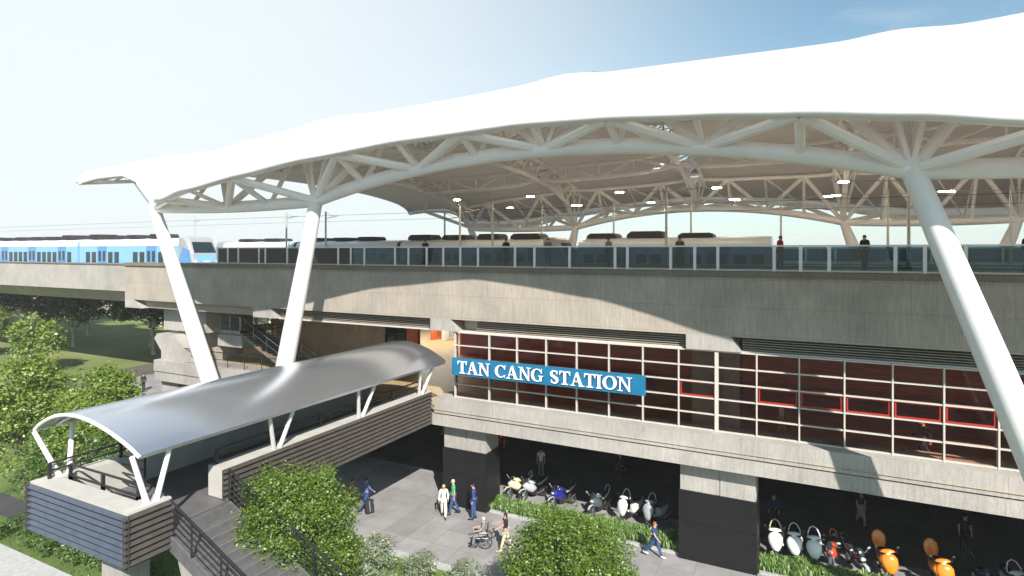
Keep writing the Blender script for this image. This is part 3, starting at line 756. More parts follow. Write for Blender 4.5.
# black rails on the parapets
def heavy_rail(pts, h=.5):
    m = MB(); pts = [Vector(p) for p in pts]
    for a, b in zip(pts, pts[1:]):
        Lg = (b-a).length; n = max(1, round(Lg/2.2))
        for q in range(n+1):
            p = a.lerp(b, q/n); m.box(p.x-.045, p.x+.045, p.y-.045, p.y+.045, p.z, p.z+h)
        for z in (.5, .25):
            m.tube([a+Vector((0, 0, z*h/.5)), b+Vector((0, 0, z*h/.5))], .035, 6)
    return m.build('railing', 'black_metal', F)
heavy_rail([(-18.15, 13.4, 6.17), (-18.15, 25.4, 6.17)], .48)
heavy_rail([(-21.75, 10.1, 6.17), (-21.75, 25.4, 6.17)], .5)
heavy_rail([(-21.35, 10.5, 5.16), (-17.7, 10.5, 5.16)], 1.42); heavy_rail([(-21.35, 10.5, 5.5), (-17.7, 10.5, 5.5)], .72)
m = MB()
for z in (5.4, 5.7, 6.0, 6.3): m.tube([(-21.5, 12.2, z), (-20.2, 12.2, z)], .03, 6)
m.tube([(-20.2, 12.2, 5.15), (-20.2, 12.2, 6.5)], .04, 6)
m.build('inner_rail', 'black_metal', F)
# inner west wall panel rising beside the deck
MB().box(-22.1, -21.9, 13.2, 25.4, 6.17, 6.95).build('side_wall', 'wall_brown', F)
# curved roof
m = MB(); nx_, ny_ = 28, 24
XA, XB = -22.45, -16.8
def froof(u, v, d=0):
    x = XA+(XB-XA)*u; s = math.sin(PI*u)
    z = 7.72+.86*s**.85 if 0 < u < 1 else 7.72
    ya = 10.0 - .2*s; yb = 25.75 + .15*s
    return (x, ya+(yb-ya)*v, z-d)
for d in (0, .1):
    for i in range(nx_+1):
        for j in range(ny_+1): m.v.append(froof(i/nx_, j/ny_, d))
W_ = ny_+1; O_ = (nx_+1)*W_
for i in range(nx_):
    for j in range(ny_):
        a = i*W_+j; m.f.append((a, a+W_, a+W_+1, a+1)); m.f.append((O_+a, O_+a+1, O_+a+W_+1, O_+a+W_))
for i in range(nx_):
    a = i*W_; m.f.append((a, O_+a, O_+a+W_, a+W_)); a = i*W_+ny_; m.f.append((a, a+W_, O_+a+W_, O_+a))
for j in range(ny_):
    m.f.append((j, j+1, O_+j+1, O_+j)); a = nx_*W_+j; m.f.append((a, O_+a, O_+a+1, a+1))
roof = m.build('roof', 'bridge_metal', F, True)
for v, ra in ((0, .055), (1, .022)): MB().tube([(p[0], p[1], p[2]-.05) for p in [froof(i/20, v) for i in range(21)]], ra, 8).build('arch_edge', 'steel_white', roof, True)
for v in (.035, .33, .63, .93):
    MB().tube([(p[0], p[1], p[2]-.16) for p in [froof(i/20, v) for i in range(1, 20)]], .05, 8).build('roof_beam', 'steel_white', roof, True)
for u in (.0, 1.0):
    p0 = froof(u, 0); p1 = froof(u, 1); s = 1 if u == 0 else -1
    MB().tube([(p0[0]+s*.03, p0[1], p0[2]-.06), (p1[0]+s*.03, p1[1], p1[2]-.06)], .03, 8).build('eave_trim', 'steel_white', roof, True)
# V posts
for yc in (10.45, 15.3, 19.9, 24.4):
    for side in (0, 1):
        bx = -17.15 if (side and yc < 12) else (-17.68 if side else -21.8)
        tx = -16.98 if side else -22.25
        for dy in (-.62, .62):
            MB().tube([(bx, yc+(.25 if yc > 12 else .1)+dy*.2, 6.1), (tx, yc+dy*.9-(.12 if yc > 12 else 0), 7.68)], [.085, .07], 12).build('post', 'steel_white', F, True)
# the long stair down toward the plaza
st, e = stair('staircase', (-17.3, 11.03, 5.15), 1, 33, .1555, .35, 2.1, 'stair_grey', F, .34)
m = MB(); sl = .1555/.35
for yy in (10.99, 13.13):
    m.prism([(-17.3, 4.75), (-17.3, 5.2), (e[0], e[2]+.1), (e[0], e[2]-.02), (e[0]-.9, e[2]-.02)], yy-.06 if yy < 12 else yy, yy if yy < 12 else yy+.08)
m.build('stringer', 'stair_grey', st)
m = MB(); x, z = -17.3, 5.15
for q in range(33):
    m.box(x-.04, x+.0, 11.06, 13.1, z+.002, z+.01); x += .35; z -= .1555
m.build('nosing', 'concrete_dark', st)
for yy in (10.96, 13.17): railing('railing', [(-17.2, yy, 5.15), (e[0], yy, e[2]+.02)], 1.05, st, 5, .022, 1.4)
# piers beneath
m = MB(); m.box(-19.4, -18.3, 10.4, 11.2, 0, 4.62).build('pier', 'concrete_plain', F); MB().box(-20.6, -19, 18.2, 19.2, 0, 4.62).build('pier', 'concrete_plain', F)
m = MB(); m.prism([(-18.0, 4.62), (-17.3, 4.62), (-15.3, 0), (-16.3, 0)], 11.7, 12.5); m.build('strut', 'concrete_plain', F)

# ================================================================== TRAINS
RZ = 11.3
def carriage(parent, x1, x0, yc, k, nose=None, units=True):
    """x1 = right end"""
    Lc = x1-x0
    P = [(-1.42, .35), (-1.48, .9), (-1.48, 2.95), (-1.38, 3.15), (-1.05, 3.38), (0, 3.5), (1.05, 3.38), (1.38, 3.15), (1.48, 2.95), (1.48, .9), (1.42, .35)]
    xa, xb = x0, x1
    if nose == 'R': xb = x1-2.2
    if nose == 'L': xa = x0+2.2
    body = MB().prism([(yc+p, RZ+q) for p, q in P], xa, xb, 'x').build('carriage', 'train_blue', parent)
    Pr = [(-1.50, 2.72), (-1.50, 2.97), (-1.40, 3.18), (-1.06, 3.42), (0, 3.54), (1.06, 3.42), (1.40, 3.18), (1.50, 2.97), (1.50, 2.72)]
    MB().prism([(yc+p, RZ+q) for p, q in Pr], xa+.01, xb-.01, 'x').build('roof', 'train_white', body)
    MB().box(xa+.02, xb-.02, yc-1.497, yc-1.485, RZ+.36, RZ+.52).build('skirt', 'train_white', body)
    y = yc-1.49
    n = max(2, int((xb-xa)/6.2)); sp_ = (xb-xa)/n
    for i in range(n):
        cx = xa+sp_*(i+.5)
        d = MB().box(cx-.85, cx+.85, y-.014, y+.004, RZ+.45, RZ+2.7).build('door', 'train_mid', body)
        for s in (-.4, .4):
            MB().box(cx+s-.24, cx+s+.24, y-.024, y-.0145, RZ+1.1, RZ+2.2).build('door_window', 'train_glass', body)
        for q in (-1, 1):
            for u in range(2 if sp_ > 5 else 1):
                wx = cx+q*(1.55+u*1.15)
                if xa+.3 < wx-.4 and wx+.4 < xb-.3:
                    MB().box(wx-.4, wx+.4, y-.012, y+.004, RZ+.95, RZ+2.1).build('window', 'train_glass', body)
    for i in range(int(Lc/3.6)):
        rx = x0+1.9+i*3.6+R.uniform(-.3, .3); w_ = R.uniform(1.1, 1.5); h = R.uniform(.34, .55)
        if rx+w_ > xb or rx-w_ < xa: continue
        u_ = MB().prism([(rx-w_, RZ+3.5), (rx+w_, RZ+3.5), (rx+w_*.96, RZ+3.5+h*.6), (rx+w_*.8, RZ+3.5+h), (rx-w_*.75, RZ+3.5+h), (rx-w_*.97, RZ+3.5+h*.5)], yc-.95, yc+.85).build('roof_unit', 'train_roof_unit', body)
        mm_ = MB()
        for q in range(5): mm_.box(rx-w_*.6+q*w_*.28, rx-w_*.6+q*w_*.28+.05, yc-.97, yc-.95, RZ+3.56, RZ+3.5+h*.8)
        mm_.build('vent', 'black_metal', u_)
    # bogies
    for bx in (x0+2.6, x1-2.6):
        mm_ = MB()
        for s in (-.9, .9):
            for yy in (-.72, .72): mm_.wheel((bx+s, yc+yy, RZ+.36), .2, .16, 16, 6, 'y')
        mm_.box(bx-1.5, bx+1.5, yc-.9, yc-.8, RZ+.2, RZ+.4); mm_.build('bogie', 'black_metal', body)
    if nose:
        s = 1 if nose == 'R' else -1; xr = x1 if nose == 'R' else x0
        def X(d): return xr - s*d     # d metres behind the tip
        pf = [(2.2, .35), (.05, .35), (0, .8), (.16, 1.9), (.95, 3.4), (1.4, 3.62), (2.2, 3.58)]; secs = []
        for yy, q in ((-1.47, .16), (-1.33, .03), (-1.2, 0), (1.2, 0), (1.33, .03), (1.47, .16)):
            secs.append([(X(d+(q*1.6 if d < 2 else 0)), yc+yy, RZ+z-(q if z > 3 else 0)) for d, z in pf])
        nz_ = MB().loft(secs).build('cab', 'train_grey', body, False)
        # raked windscreen, apron, lights
        def fp(d, z, y_, o=.05): return (X(d-o), yc+y_, RZ+z)
        g = MB().loft([[fp(.79, 3.1, -1.05), fp(.79, 3.1, 1.05), fp(.24, 2.05, 1.17), fp(.24, 2.05, -1.17)], [fp(.85, 3.1, -1.05, 0), fp(.85, 3.1, 1.05, 0), fp(.3, 2.05, 1.17, 0), fp(.3, 2.05, -1.17, 0)]]); g.build('windscreen', 'train_glass', nz_)
        g = MB().loft([[fp(.15, 1.85, -1.12, .04), fp(.15, 1.85, 1.12, .04), fp(.0, .85, 1.05, .04), fp(.0, .85, -1.05, .04)], [fp(.2, 1.85, -1.12, 0), fp(.2, 1.85, 1.12, 0), fp(.08, .85, 1.05, 0), fp(.08, .85, -1.05, 0)]]); g.build('apron', 'train_blue', nz_)
        g = MB().box(min(X(.0), X(-.12)), max(X(.0), X(-.12)), yc-.32, yc+.32, RZ+1.0, RZ+1.2); g.build('crest', 'train_white', nz_)
        for q in (-1, 1): MB().blob([(X(.5), yc+q*1.12, RZ+1.15, .14, .2), (X(-.02), yc+q*1.12, RZ+1.1, .13, .16)], 'x', 12).build('headlight', 'lens', nz_, True)
        g = MB().tube([fp(.3, 2.1, -.1, .08), fp(.62, 2.75, .4, .08)], .03, 5); g.build('wiper', 'black_metal', nz_)
        g = MB().prism([(X(.55), RZ+2.3), (X(.1), RZ+.6), (X(2.3), RZ+.6), (X(1.5), RZ+2.6)], yc-1.53, yc-1.45); g.build('cab_side', 'train_mid', nz_)
        MB().box(min(X(3.6), X(2.9)), max(X(3.6), X(2.9)), y-.012, y+.004, RZ+1.6, RZ+2.6).build('window', 'train_glass', body)
    return body
def train(name_label, xr, yc, lens, noses):
    t = thing('train', name_label, 'train', (xr, yc, RZ), world=True)
    if yc > 42: t.scale = (1, 1, .925)
    x = xr
    for i, Lc in enumerate(lens):
        nose = noses.get(i)
        carriage(t, x, x-Lc, yc, i, nose)
        if i < len(lens)-1: MB().box(x-Lc-.42, x-Lc+.02, yc-1.25, yc+1.25, RZ+.6, RZ+3.2).build('gangway', 'black_metal', t)
        x -= Lc+.4
    return t
train('pale blue train standing on the open viaduct, its grey slanted cab front in full view', -53.2, 38.2, [19.6]*6, {0: 'R'})
train('pale blue train behind the platform screen with its nose at the middle of the station', -17.4, 46.2, [17.0, 13.2, 13.2], {0: 'R', 2: 'L'})
train('short dark blue train end standing furthest right behind the platform screen', -2.2, 46.2, [14.3], {0: None})

# ================================================================== LAMP POSTS, CATENARY MASTS
lp = thing('platform_lamp', 'tall platform lamp with two long arms and glowing heads near the middle of the platform', 'lamp post', (-8.7, 41.2, 12.55))
MB().tube([(0, 0, 0), (0, 0, 5.5)], [.1, .07], 10).tube([(0, 0, 0), (0, 0, .25)], .18, 10).build('pole', 'lamp_pole', lp)
MB().tube([(-3.3, 0, 5.25), (0, 0, 5.1), (3.2, 0, 5.25)], .03, 6).build('arm', 'lamp_pole', lp)
for s in (-1, 1):
    h = MB().blob([(-.5, 0, 0, .05, .03), (-.42, 0, 0, .13, .05), (.42, 0, 0, .13, .05), (.5, 0, 0, .05, .03)], 'x', 10); 
    h.v = [(x+s*3.35, y, z+5.25) for x, y, z in h.v]; ho = h.build('lamp_head', 'lamp_pole', lp, True)
    MB().box(s*3.35-.27, s*3.35+.27, -.09, .09, 5.15, 5.198).build('diffuser', 'lamp_glow', ho)
LAMPS = [(-22.5, 41.2), (5.4, 41.2), (-8.7, 51), (-22.5, 51), (5.4, 51), (-1.8, 45 + 6.5), (-15.5, 51.2), (19, 41.2), (12.5, 51)]
LL = ['twin-arm platform lamp left of the middle one, rising beside the parked train', 'twin-arm platform lamp behind the leaning column at the right', None]
for i, (x, y) in enumerate(LAMPS):
    c = copy_tree(lp); c.location = (x, y, 12.55)
    if i < 2: c['label'] = LL[i]
    else: c['label'] = 'smaller twin-arm lamp on the far platform under the canopy'; c['group'] = 'lamps on the far platform'
def mast(x, y, h, lab, first=None):
    if first is None:
        t = thing('catenary_mast', lab, 'mast', (x, y, 11.2))
        MB().tube([(0, 0, 0), (0, 0, 6.3)], [.11, .09], 8).build('pole', 'lamp_pole', t)
        m = MB().tube([(0, 0, 5.6), (2.6, -1.0, 5.75)], .035, 6).tube([(0, 0, 6.2), (1.7, -.65, 5.72)], .02, 5); m.build('bracket', 'lamp_pole', t)
        return t
    c = copy_tree(first); c.location = (x, y, 11.2); c['label'] = lab; return c
def u_at(px, Y): u = (px-512)/584; return (-.4497+.8932*u)/(.8932+.4497*u)*Y
m0 = mast(-47.5, 43, 6, 'first bare overhead line mast right of the leaning twin column')
mast(-43.6, 44.5, 6, 'second overhead line mast, standing above the blue train', m0)
mast(-33.5, 51, 6, 'third overhead line mast under the far end of the canopy', m0)
mast(-26.8, 43.2, 6, 'fourth overhead line mast, where the far rib meets its column', m0)
mast(-62, 43, 6, 'leftmost overhead line mast, behind the slanted train cab', m0)
m = MB()
for yc in (38.2, 46.2):
    m.tube([(-200, yc, 16.6), (-44, yc, 16.6), (30, yc, 16.4)], .012, 4)
tag(m.build('contact_wire', 'black_metal'), 'thin overhead contact wires strung above the tracks', 'wire')

# ================================================================== PEOPLE
def skin_mesh(vs, es, rs, root=0, sub=2):
    me = bpy.data.meshes.new('t'); me.from_pydata(vs, es, []); o = bpy.data.objects.new('t', me); COL.objects.link(o)
    md = o.modifiers.new('s', 'SKIN'); md.use_smooth_shade = True
    for i, r in enumerate(rs):
        me.skin_vertices[0].data[i].radius = (r, r) if not isinstance(r, tuple) else r
        me.skin_vertices[0].data[i].use_root = (i == root)
    sb = o.modifiers.new('b', 'SUBSURF'); sb.levels = sub; sb.render_levels = sub
    dg = bpy.context.evaluated_depsgraph_get(); dg.update()
    out_ = bpy.data.meshes.new_from_object(o.evaluated_get(dg)); bpy.data.objects.remove(o)
    return out_
def joints(pose):
    J = {}
    J['pel'] = Vector((0, 0, .94)); J['waist'] = Vector((0, .0, 1.08)); J['chest'] = Vector((0, .01, 1.28)); J['neck'] = Vector((0, .01, 1.44)); J['n2'] = Vector((0, -.005, 1.50))
    J['head'] = Vector((0, -.02, 1.585)); J['crown'] = Vector((0, -.01, 1.66))
    sw, arm, bend = pose['leg'], pose['arm'], pose.get('elbow', .35)
    for s, k in ((1, 'L'), (-1, 'R')):
        a = sw*s
        if pose.get('sit'):
            J['hip'+k] = Vector((.09*s, 0, .90)); J['knee'+k] = Vector((.12*s, -.42, .88)); J['ank'+k] = Vector((.11*s, -.50, .47)); J['toe'+k] = Vector((.11*s, -.66, .43))
        else:
            J['hip'+k] = Vector((.09*s, 0, .90))
            kn = J['hip'+k] + Vector((.01*s, -math.sin(a)*.42, -math.cos(a)*.42)); b = a-abs(sw)*(.9 if a < 0 else .15)
            an = kn + Vector((0, -math.sin(b)*.42, -math.cos(b)*.42)); J['knee'+k] = kn; J['ank'+k] = an; J['toe'+k] = an+Vector((.01*s, -.15, -.045))
        sh = Vector((.175*s, .01, 1.41)); J['sh'+k] = sh
        aa = -arm*s + pose.get('lift', 0) if not pose.get('sit') else .55
        el = sh+Vector((.045*s, -math.sin(aa)*.28, -math.cos(aa)*.28)); bb = aa+bend
        wr = el+Vector((.01*s if not pose.get('sit') else -.03*s, -math.sin(bb)*.25, -math.cos(bb)*.25)); J['el'+k] = el; J['wr'+k] = wr
        d = (wr-el).normalized(); J['hand'+k] = wr+d*.08; J['d'+k] = d
    lo = min(J['toeL'].z, J['toeR'].z, J['ankL'].z-.07, J['ankR'].z-.07)
    dz = (.03-lo) if not pose.get('sit') else 0
    for k in J:
        if not k.startswith('d'): J[k] = J[k]+Vector((0, 0, dz))
    return J
def pmesh(J, names, edges, rad, sub=2, root=0):
    idx = {n: i for i, n in enumerate(names)}
    return skin_mesh([tuple(J[n]) for n in names], [(idx[a], idx[b]) for a, b in edges], [rad[n] for n in names], root, sub)
PM = {}
def person_meshes(pk, pose, fem):
    key = (pk, fem)
    if key in PM: return PM[key]
    J = joints(pose); f = .88 if fem else 1
    rad = dict(pel=(.145, .105), waist=(.125*f, .09), chest=(.155*f, .105), neck=(.06, .055), n2=(.052, .055), head=(.078, .092), crown=(.055, .068))
    for k in 'LR': rad.update({'hip'+k: .085, 'knee'+k: .058, 'ank'+k: .038, 'toe'+k: .032, 'sh'+k: .055*f, 'el'+k: .04*f, 'wr'+k: .028, 'hand'+k: (.036, .018)})
    names = ['pel', 'waist', 'chest', 'neck', 'n2', 'head', 'crown'] + [a+k for k in 'LR' for a in ('hip', 'knee', 'ank', 'toe', 'sh', 'el', 'wr', 'hand')]
    E = [('pel', 'waist'), ('waist', 'chest'), ('chest', 'neck'), ('neck', 'n2'), ('n2', 'head'), ('head', 'crown')]
    for k in 'LR': E += [('pel', 'hip'+k), ('hip'+k, 'knee'+k), ('knee'+k, 'ank'+k), ('ank'+k, 'toe'+k), ('neck', 'sh'+k), ('sh'+k, 'el'+k), ('el'+k, 'wr'+k), ('wr'+k, 'hand'+k)]
    body = pmesh(J, names, E, rad)
    # nose, ears, five unequal curled fingers on each hand
    mb = MB(); h = J['head']
    mb.blob([(h.z-.03, h.x, h.y-.088, .016, .018), (h.z-.015, h.x, h.y-.1, .017, .022), (h.z+.03, h.x, h.y-.088, .008, .01)], 'z', 8)
    for s in (-1, 1): mb.blob([(h.x+s*.074, h.y+.01, h.z-.005, .018, .03), (h.x+s*.088, h.y+.015, h.z, .014, .026)], 'x', 8)
    mb.tube([(h.x-.025, h.y-.088, h.z-.052), (h.x, h.y-.093, h.z-.05), (h.x+.025, h.y-.088, h.z-.052)], .006, 5)
    for k, s in (('L', 1), ('R', -1)):
        p = J['hand'+k]; d = J['d'+k]; side = Vector((0, 1, 0)); side = (side - d*side.dot(d)).normalized(); inn = Vector((-s, 0, 0))
        for q, (o_, ln) in enumerate(((-.027, .066), (-.009, .076), (.009, .072), (.026, .056))):
            a = p+side*(-o_)-d*.01; b = a+d*ln*.5+inn*.006; c = b+d*ln*.42+inn*.022; mb.tube([a, b, c], [.0095, .0085, .007], 6)
        a = p-side*.02-d*.05; b = a-side*.03+d*.03+inn*.01; c = b+d*.03+inn*.012; mb.tube([a, b, c], [.011, .0095, .008], 6)
    me2 = bpy.data.meshes.new('t'); me2.from_pydata(mb.v, [], mb.f)
    import bmesh
    bm = bmesh.new(); bm.from_mesh(body); bm.from_mesh(me2); bmesh.ops.recalc_face_normals(bm, faces=bm.faces); bm.to_mesh(body); bm.free(); body.shade_smooth()
    g = .017
    # shirt
    sn = ['waist', 'pel', 'chest', 'neck'] + [a+k for k in 'LR' for a in ('sh', 'el')]
    JJ = dict(J); JJ['pel'] = J['pel']+Vector((0, 0, .02))
    slv = pose.get('sleeve', 1)
    for k in 'LR': JJ['el'+k] = J['sh'+k].lerp(J['el'+k], .62)
    r2 = {n: (tuple(c+g for c in rad[n]) if isinstance(rad[n], tuple) else rad[n]+g) for n in rad}
    r2['neck'] = (.078, .07); r2['pel'] = (.158, .122)
    shirt = pmesh(JJ, sn, [('pel', 'waist'), ('waist', 'chest'), ('chest', 'neck')] + [e_ for k in 'LR' for e_ in (('neck', 'sh'+k), ('sh'+k, 'el'+k))], r2)
    JJ = dict(J)
    for k in 'LR': JJ['wr'+k] = J['el'+k].lerp(J['wr'+k], .93)
    coat = pmesh(JJ, sn+['wrL', 'wrR'], [('pel', 'waist'), ('waist', 'chest'), ('chest', 'neck')] + [e_ for k in 'LR' for e_ in (('neck', 'sh'+k), ('sh'+k, 'el'+k), ('el'+k, 'wr'+k))], {**r2, 'wrL': .042, 'wrR': .042})
    tr = {n: r2[n] for n in ('hipL', 'hipR', 'kneeL', 'kneeR')}; tr['pel'] = (.155, .115); tr['ankL'] = tr['ankR'] = .062
    tn = ['pel', 'hipL', 'kneeL', 'ankL', 'hipR', 'kneeR', 'ankR']
    trousers = pmesh(J, tn, [('pel', 'hipL'), ('hipL', 'kneeL'), ('kneeL', 'ankL'), ('pel', 'hipR'), ('hipR', 'kneeR'), ('kneeR', 'ankR')], tr)
    mb = MB(); kz = (J['kneeL']+J['kneeR'])/2; pz = J['pel']
    mb.blob([(kz.z-.02, 0, kz.y, .17, .14), (kz.z+.25, 0, (kz.y+pz.y)/2, .175, .14), (pz.z+.02, 0, pz.y, .16, .125), (pz.z+.14, 0, pz.y, .135, .105)], 'z', 16)
    skirt = bpy.data.meshes.new('t'); skirt.from_pydata(mb.v, [], mb.f); skirt.shade_smooth()
    shl = []
    for k in 'LR':
        mb = MB()
        a = J['ank'+k]; t = J['toe'+k]; mb.blob([(a.y+.075, a.x, t.z+.02, .03, .035), (a.y+.03, a.x, t.z+.03, .045, .06), (a.y-.06, a.x, t.z+.015, .048, .045), (t.y-.03, t.x, t.z, .042, .03), (t.y-.065, t.x, t.z, .02, .018)], 'y', 10)
        sh_ = bpy.data.meshes.new('t'); sh_.from_pydata(mb.v, [], mb.f); sh_.shade_smooth(); shl.append(sh_)
    shoes = shl
    mb = MB(); L_ = .10 if fem else 0
    rings = []
    mb.blob([(h.z-.03-L_, h.x, h.y+.06, .055, .03), (h.z+.0, h.x, h.y+.035, .083, .068), (h.z+.05, h.x, h.y+.015, .087, .09), (h.z+.09, h.x, h.y+.01, .078, .085), (h.z+.12, h.x, h.y+.01, .05, .055), (h.z+.13, h.x, h.y+.01, .015, .02)], 'z', 14)
    hair = bpy.data.meshes.new('t'); hair.from_pydata(mb.v, [], mb.f); hair.shade_smooth()
    eyes = MB()
    for s in (-1, 1): eyes.blob([(h.z-.008, h.x+s*.03, h.y-.083, .004, .004), (h.z, h.x+s*.03, h.y-.084, .012, .008), (h.z+.008, h.x+s*.03, h.y-.083, .004, .004)], 'z', 8)
    ey = bpy.data.meshes.new('t'); ey.from_pydata(eyes.v, [], eyes.f)
    PM[key] = dict(body=body, shirt=shirt, coat=coat, trousers=trousers, skirt=skirt, shoes=shoes, hair=hair, eyes=ey, J=J)
    return PM[key]
POSES = {'stand': dict(leg=.06, arm=.05, elbow=.25), 'walk': dict(leg=.42, arm=.45, elbow=.4), 'stroll': dict(leg=.24, arm=.22, elbow=.3), 'sit': dict(leg=0, arm=0, elbow=.9, sit=1), 'push': dict(leg=.3, arm=.05, lift=.75, elbow=.45)}
def person(label, loc, rz, pose='stand', top='white', bottom='black', hair='black', fem=False, coat=False, skirt=False, shoes='black', scale=1.0, group=None):
    P = person_meshes(pose, POSES[pose], fem)
    def mk(nm, me, mat, par=None):
        me = me.copy(); me.name = nm; me.materials.clear(); me.materials.append(M[mat]); o = bpy.data.objects.new(nm, me); COL.objects.link(o)
        if par: o.parent = par
        return o
    b = mk('person', P['body'], 'skin'); b.location = loc; b.rotation_euler = (0, 0, rz); b.scale = (scale,)*3
    tag(b, label, 'person', group)
    mk('jacket' if coat else 'shirt', P['coat' if coat else 'shirt'], 'cloth_'+top, b)
    if skirt: mk('skirt', P['skirt'], 'cloth_'+bottom, b)
    else: mk('trousers', P['trousers'], 'cloth_'+bottom, b)
    [mk('shoe', q, 'cloth_'+shoes, b) for q in P['shoes']]; mk('hair', P['hair'], 'hair_'+hair, b); mk('eyes', P['eyes'], 'hair_black', b)
    return b
D = math.radians; G0 = .03
person('person in khaki jacket half hidden behind the leafy tree', (-20.98, 23.3, G0), D(150), 'walk', 'khaki', 'brown', coat=True)
person('person in light blue jacket pulling a black suitcase', (-20.41, 23.7, G0), D(160), 'walk', 'skyblue', 'jeans', coat=True)
person('blond person in all white standing next to the one in green', (-16.35, 24.8, G0), D(30), 'stroll', 'white', 'white', 'blond', fem=True, coat=True, scale=.97)
person('white haired person in green shirt and blue jeans', (-16.1, 25.3, G0), D(-60), 'stroll', 'green', 'jeans', 'grey', scale=1.04)
person('person in dark blue jacket and jeans facing the black pillar', (-14.9, 25.3, G0), D(-70), 'stand', 'blue', 'jeans', coat=True, scale=1.04)
person('grey haired person in grey shirt sitting in the wheelchair', (-13.16, 23.25, G0-.36), D(-62), 'sit', 'grey', 'grey', 'grey', scale=.98)
person('person in black top and cream trousers walking behind the wheelchair', (-12.05, 23.3, G0), D(-60), 'push', 'black', 'cream', fem=True, shoes='cream', scale=1.0)
person('person in white vest with a red bag beside the silver motorcycle', (-14.08, 31.8, G0), D(20), 'stand', 'white', 'grey', fem=True)
person('person in dark clothes standing alone deep in the shade', (-9.6, 33.0, G0), D(10), 'stand', 'black', 'black', coat=True)
person('red haired person in blue shirt walking along the planting strip', (-5.95, 25.75, G0), D(80), 'walk', 'blue', 'jeans', 'red', scale=.93, shoes='white')
person('person in dark jacket standing behind the leftmost white scooter', (-1.4, 30.9, G0), D(0), 'stand', 'navy', 'black', coat=True)
person('person in black top and beige skirt walking in the shade', (2.4, 33.2, G0), D(20), 'stroll', 'black', 'khaki', fem=True, skirt=True)
person('person in black shirt and trousers standing behind the orange scooters', (6.3, 32.2, G0), D(5), 'stand', 'black', 'black', scale=1.03)
person('person in dark red shirt in the shade behind the first pillar', (-17.6, 33.4, G0), D(0), 'stand', 'red', 'black')
person('person in brown shirt beyond the left edge of the first pillar', (-21.8, 33.2, G0), D(180), 'stand', 'brown', 'black')
person('person in white shirt walking inside the glazed concourse', (-.95, 28.2, 5.2), D(80), 'stroll', 'white', 'khaki', fem=True)
person('person in dark clothes walking inside the glazed concourse', (4.1, 27.7, 5.2), D(-70), 'walk', 'black', 'navy', coat=True)
person('dark figure standing on the far paved path by the trees', (-56.7, 34.1, .026), D(30), 'stand', 'black', 'black', coat=True)
for x, y, a, tp, lab in ((-17.3, 33.5, 0, 'black', 'person in black waiting on the platform, in front of the coupled train noses'), (-14.3, 33.4, 40, 'grey', 'person in grey on the platform, second from the train noses'), (-10.4, 33.3, -30, 'khaki', 'person in khaki on the platform behind the wide screen posts'), (-6.3, 33.4, 20, 'brown', 'person in brown on the platform in front of the dark train end'),
                         (-23.6, 33.5, 10, 'navy', 'person in navy walking on the platform beside the blue train'), (-1.2, 33.6, 60, 'red', 'person in dark red on the platform right of the dark train end'), (2.6, 33.8, -40, 'black', 'person in black on the platform left of the leaning column'), (8.7, 33.0, 15, 'black', 'person in black on the platform nearest the right edge')):
    person(lab, (x, y, 12.55), D(a), 'stand', tp, 'black', coat=True, scale=1.0)

# red bag, suitcase
t = thing('shoulder_bag', 'red shoulder bag at the side of the person in the white vest', 'bag', (-14.34, 31.75, .85))
MB().blob([(0, 0, 0, .06, .13), (.05, 0, 0, .07, .15), (.24, 0, 0, .06, .14), (.28, 0, 0, .02, .1)], 'z', 14, .6).build('body', 'cloth_red', t, True)
MB().tube([(0, -.12, .26), (.02, -.05, .5), (.05, 0, .6), (.02, .05, .5), (0, .12, .26)], .012, 6).build('strap', 'cloth_red', t)
t = thing('suitcase', 'black wheeled suitcase with pale stripe, pulled by the person in light blue', 'suitcase', (-19.95, 23.45, G0)); t.rotation_euler = (D(-18), 0, D(60))
MB().blob([(.06, 0, 0, .2, .12), (.08, 0, 0, .22, .14), (.68, 0, 0, .22, .14), (.70, 0, 0, .2, .12)], 'z', 20, .35).build('shell', 'cloth_black', t, True)
MB().box(-.035, .005, -.146, -.139, .12, .62).build('stripe', 'cloth_grey', t)
MB().tube([(-.1, .1, .68), (-.1, .1, 1.05), (.1, .1, 1.05), (.1, .1, .68)], .012, 6).build('handle', 'chrome', t)
for s in (-.15, .15): MB().wheel((s, .08, .04), .025, .015, 12, 6).build('wheel', 'tyre', t)
# wheelchair
t = thing('wheelchair', 'black wheelchair with spoked wheels carrying the grey haired person', 'wheelchair', (-13.16, 23.25, G0)); t.rotation_euler = (0, 0, D(-62))
MB().box(-.22, .22, -.28, .2, .44, .49).build('seat', 'cloth_black', t); MB().box(-.22, .22, .17, .21, .5, .95).build('backrest', 'cloth_black', t)
m = MB()
for s in (-.25, .25):
    m.tube([(s, .22, .3), (s, .22, .98), (s, .36, 1.0)], .013, 6).tube([(s, .2, .46), (s, -.3, .46), (s, -.42, .12)], .013, 6).tube([(s, .18, .7), (s, -.2, .7), (s, -.22, .46)], .013, 6)
m.build('frame', 'chrome', t)
for s in (-.31, .31):
    wl = MB().wheel((s, .1, .31), .285, .02, 30, 6).build('wheel', 'tyre', t)
    m = MB().wheel((s, .1, .31), .26, .009, 28, 5)
    for q in range(14):
        a = 2*PI*q/14; m.tube([(s, .1, .31), (s, .1+.26*math.cos(a), .31+.26*math.sin(a))], .004, 4, False)
    m.tube([(s-.03, .1, .31), (s+.03, .1, .31)], .03, 8); m.build('rim', 'chrome', wl)
for s in (-.2, .2):
    MB().wheel((s, -.36, .08), .06, .02, 16, 6).build('caster', 'tyre', t); MB().box(s-.08, s+.08, -.6, -.42, .1, .125).build('footrest', 'chrome', t)

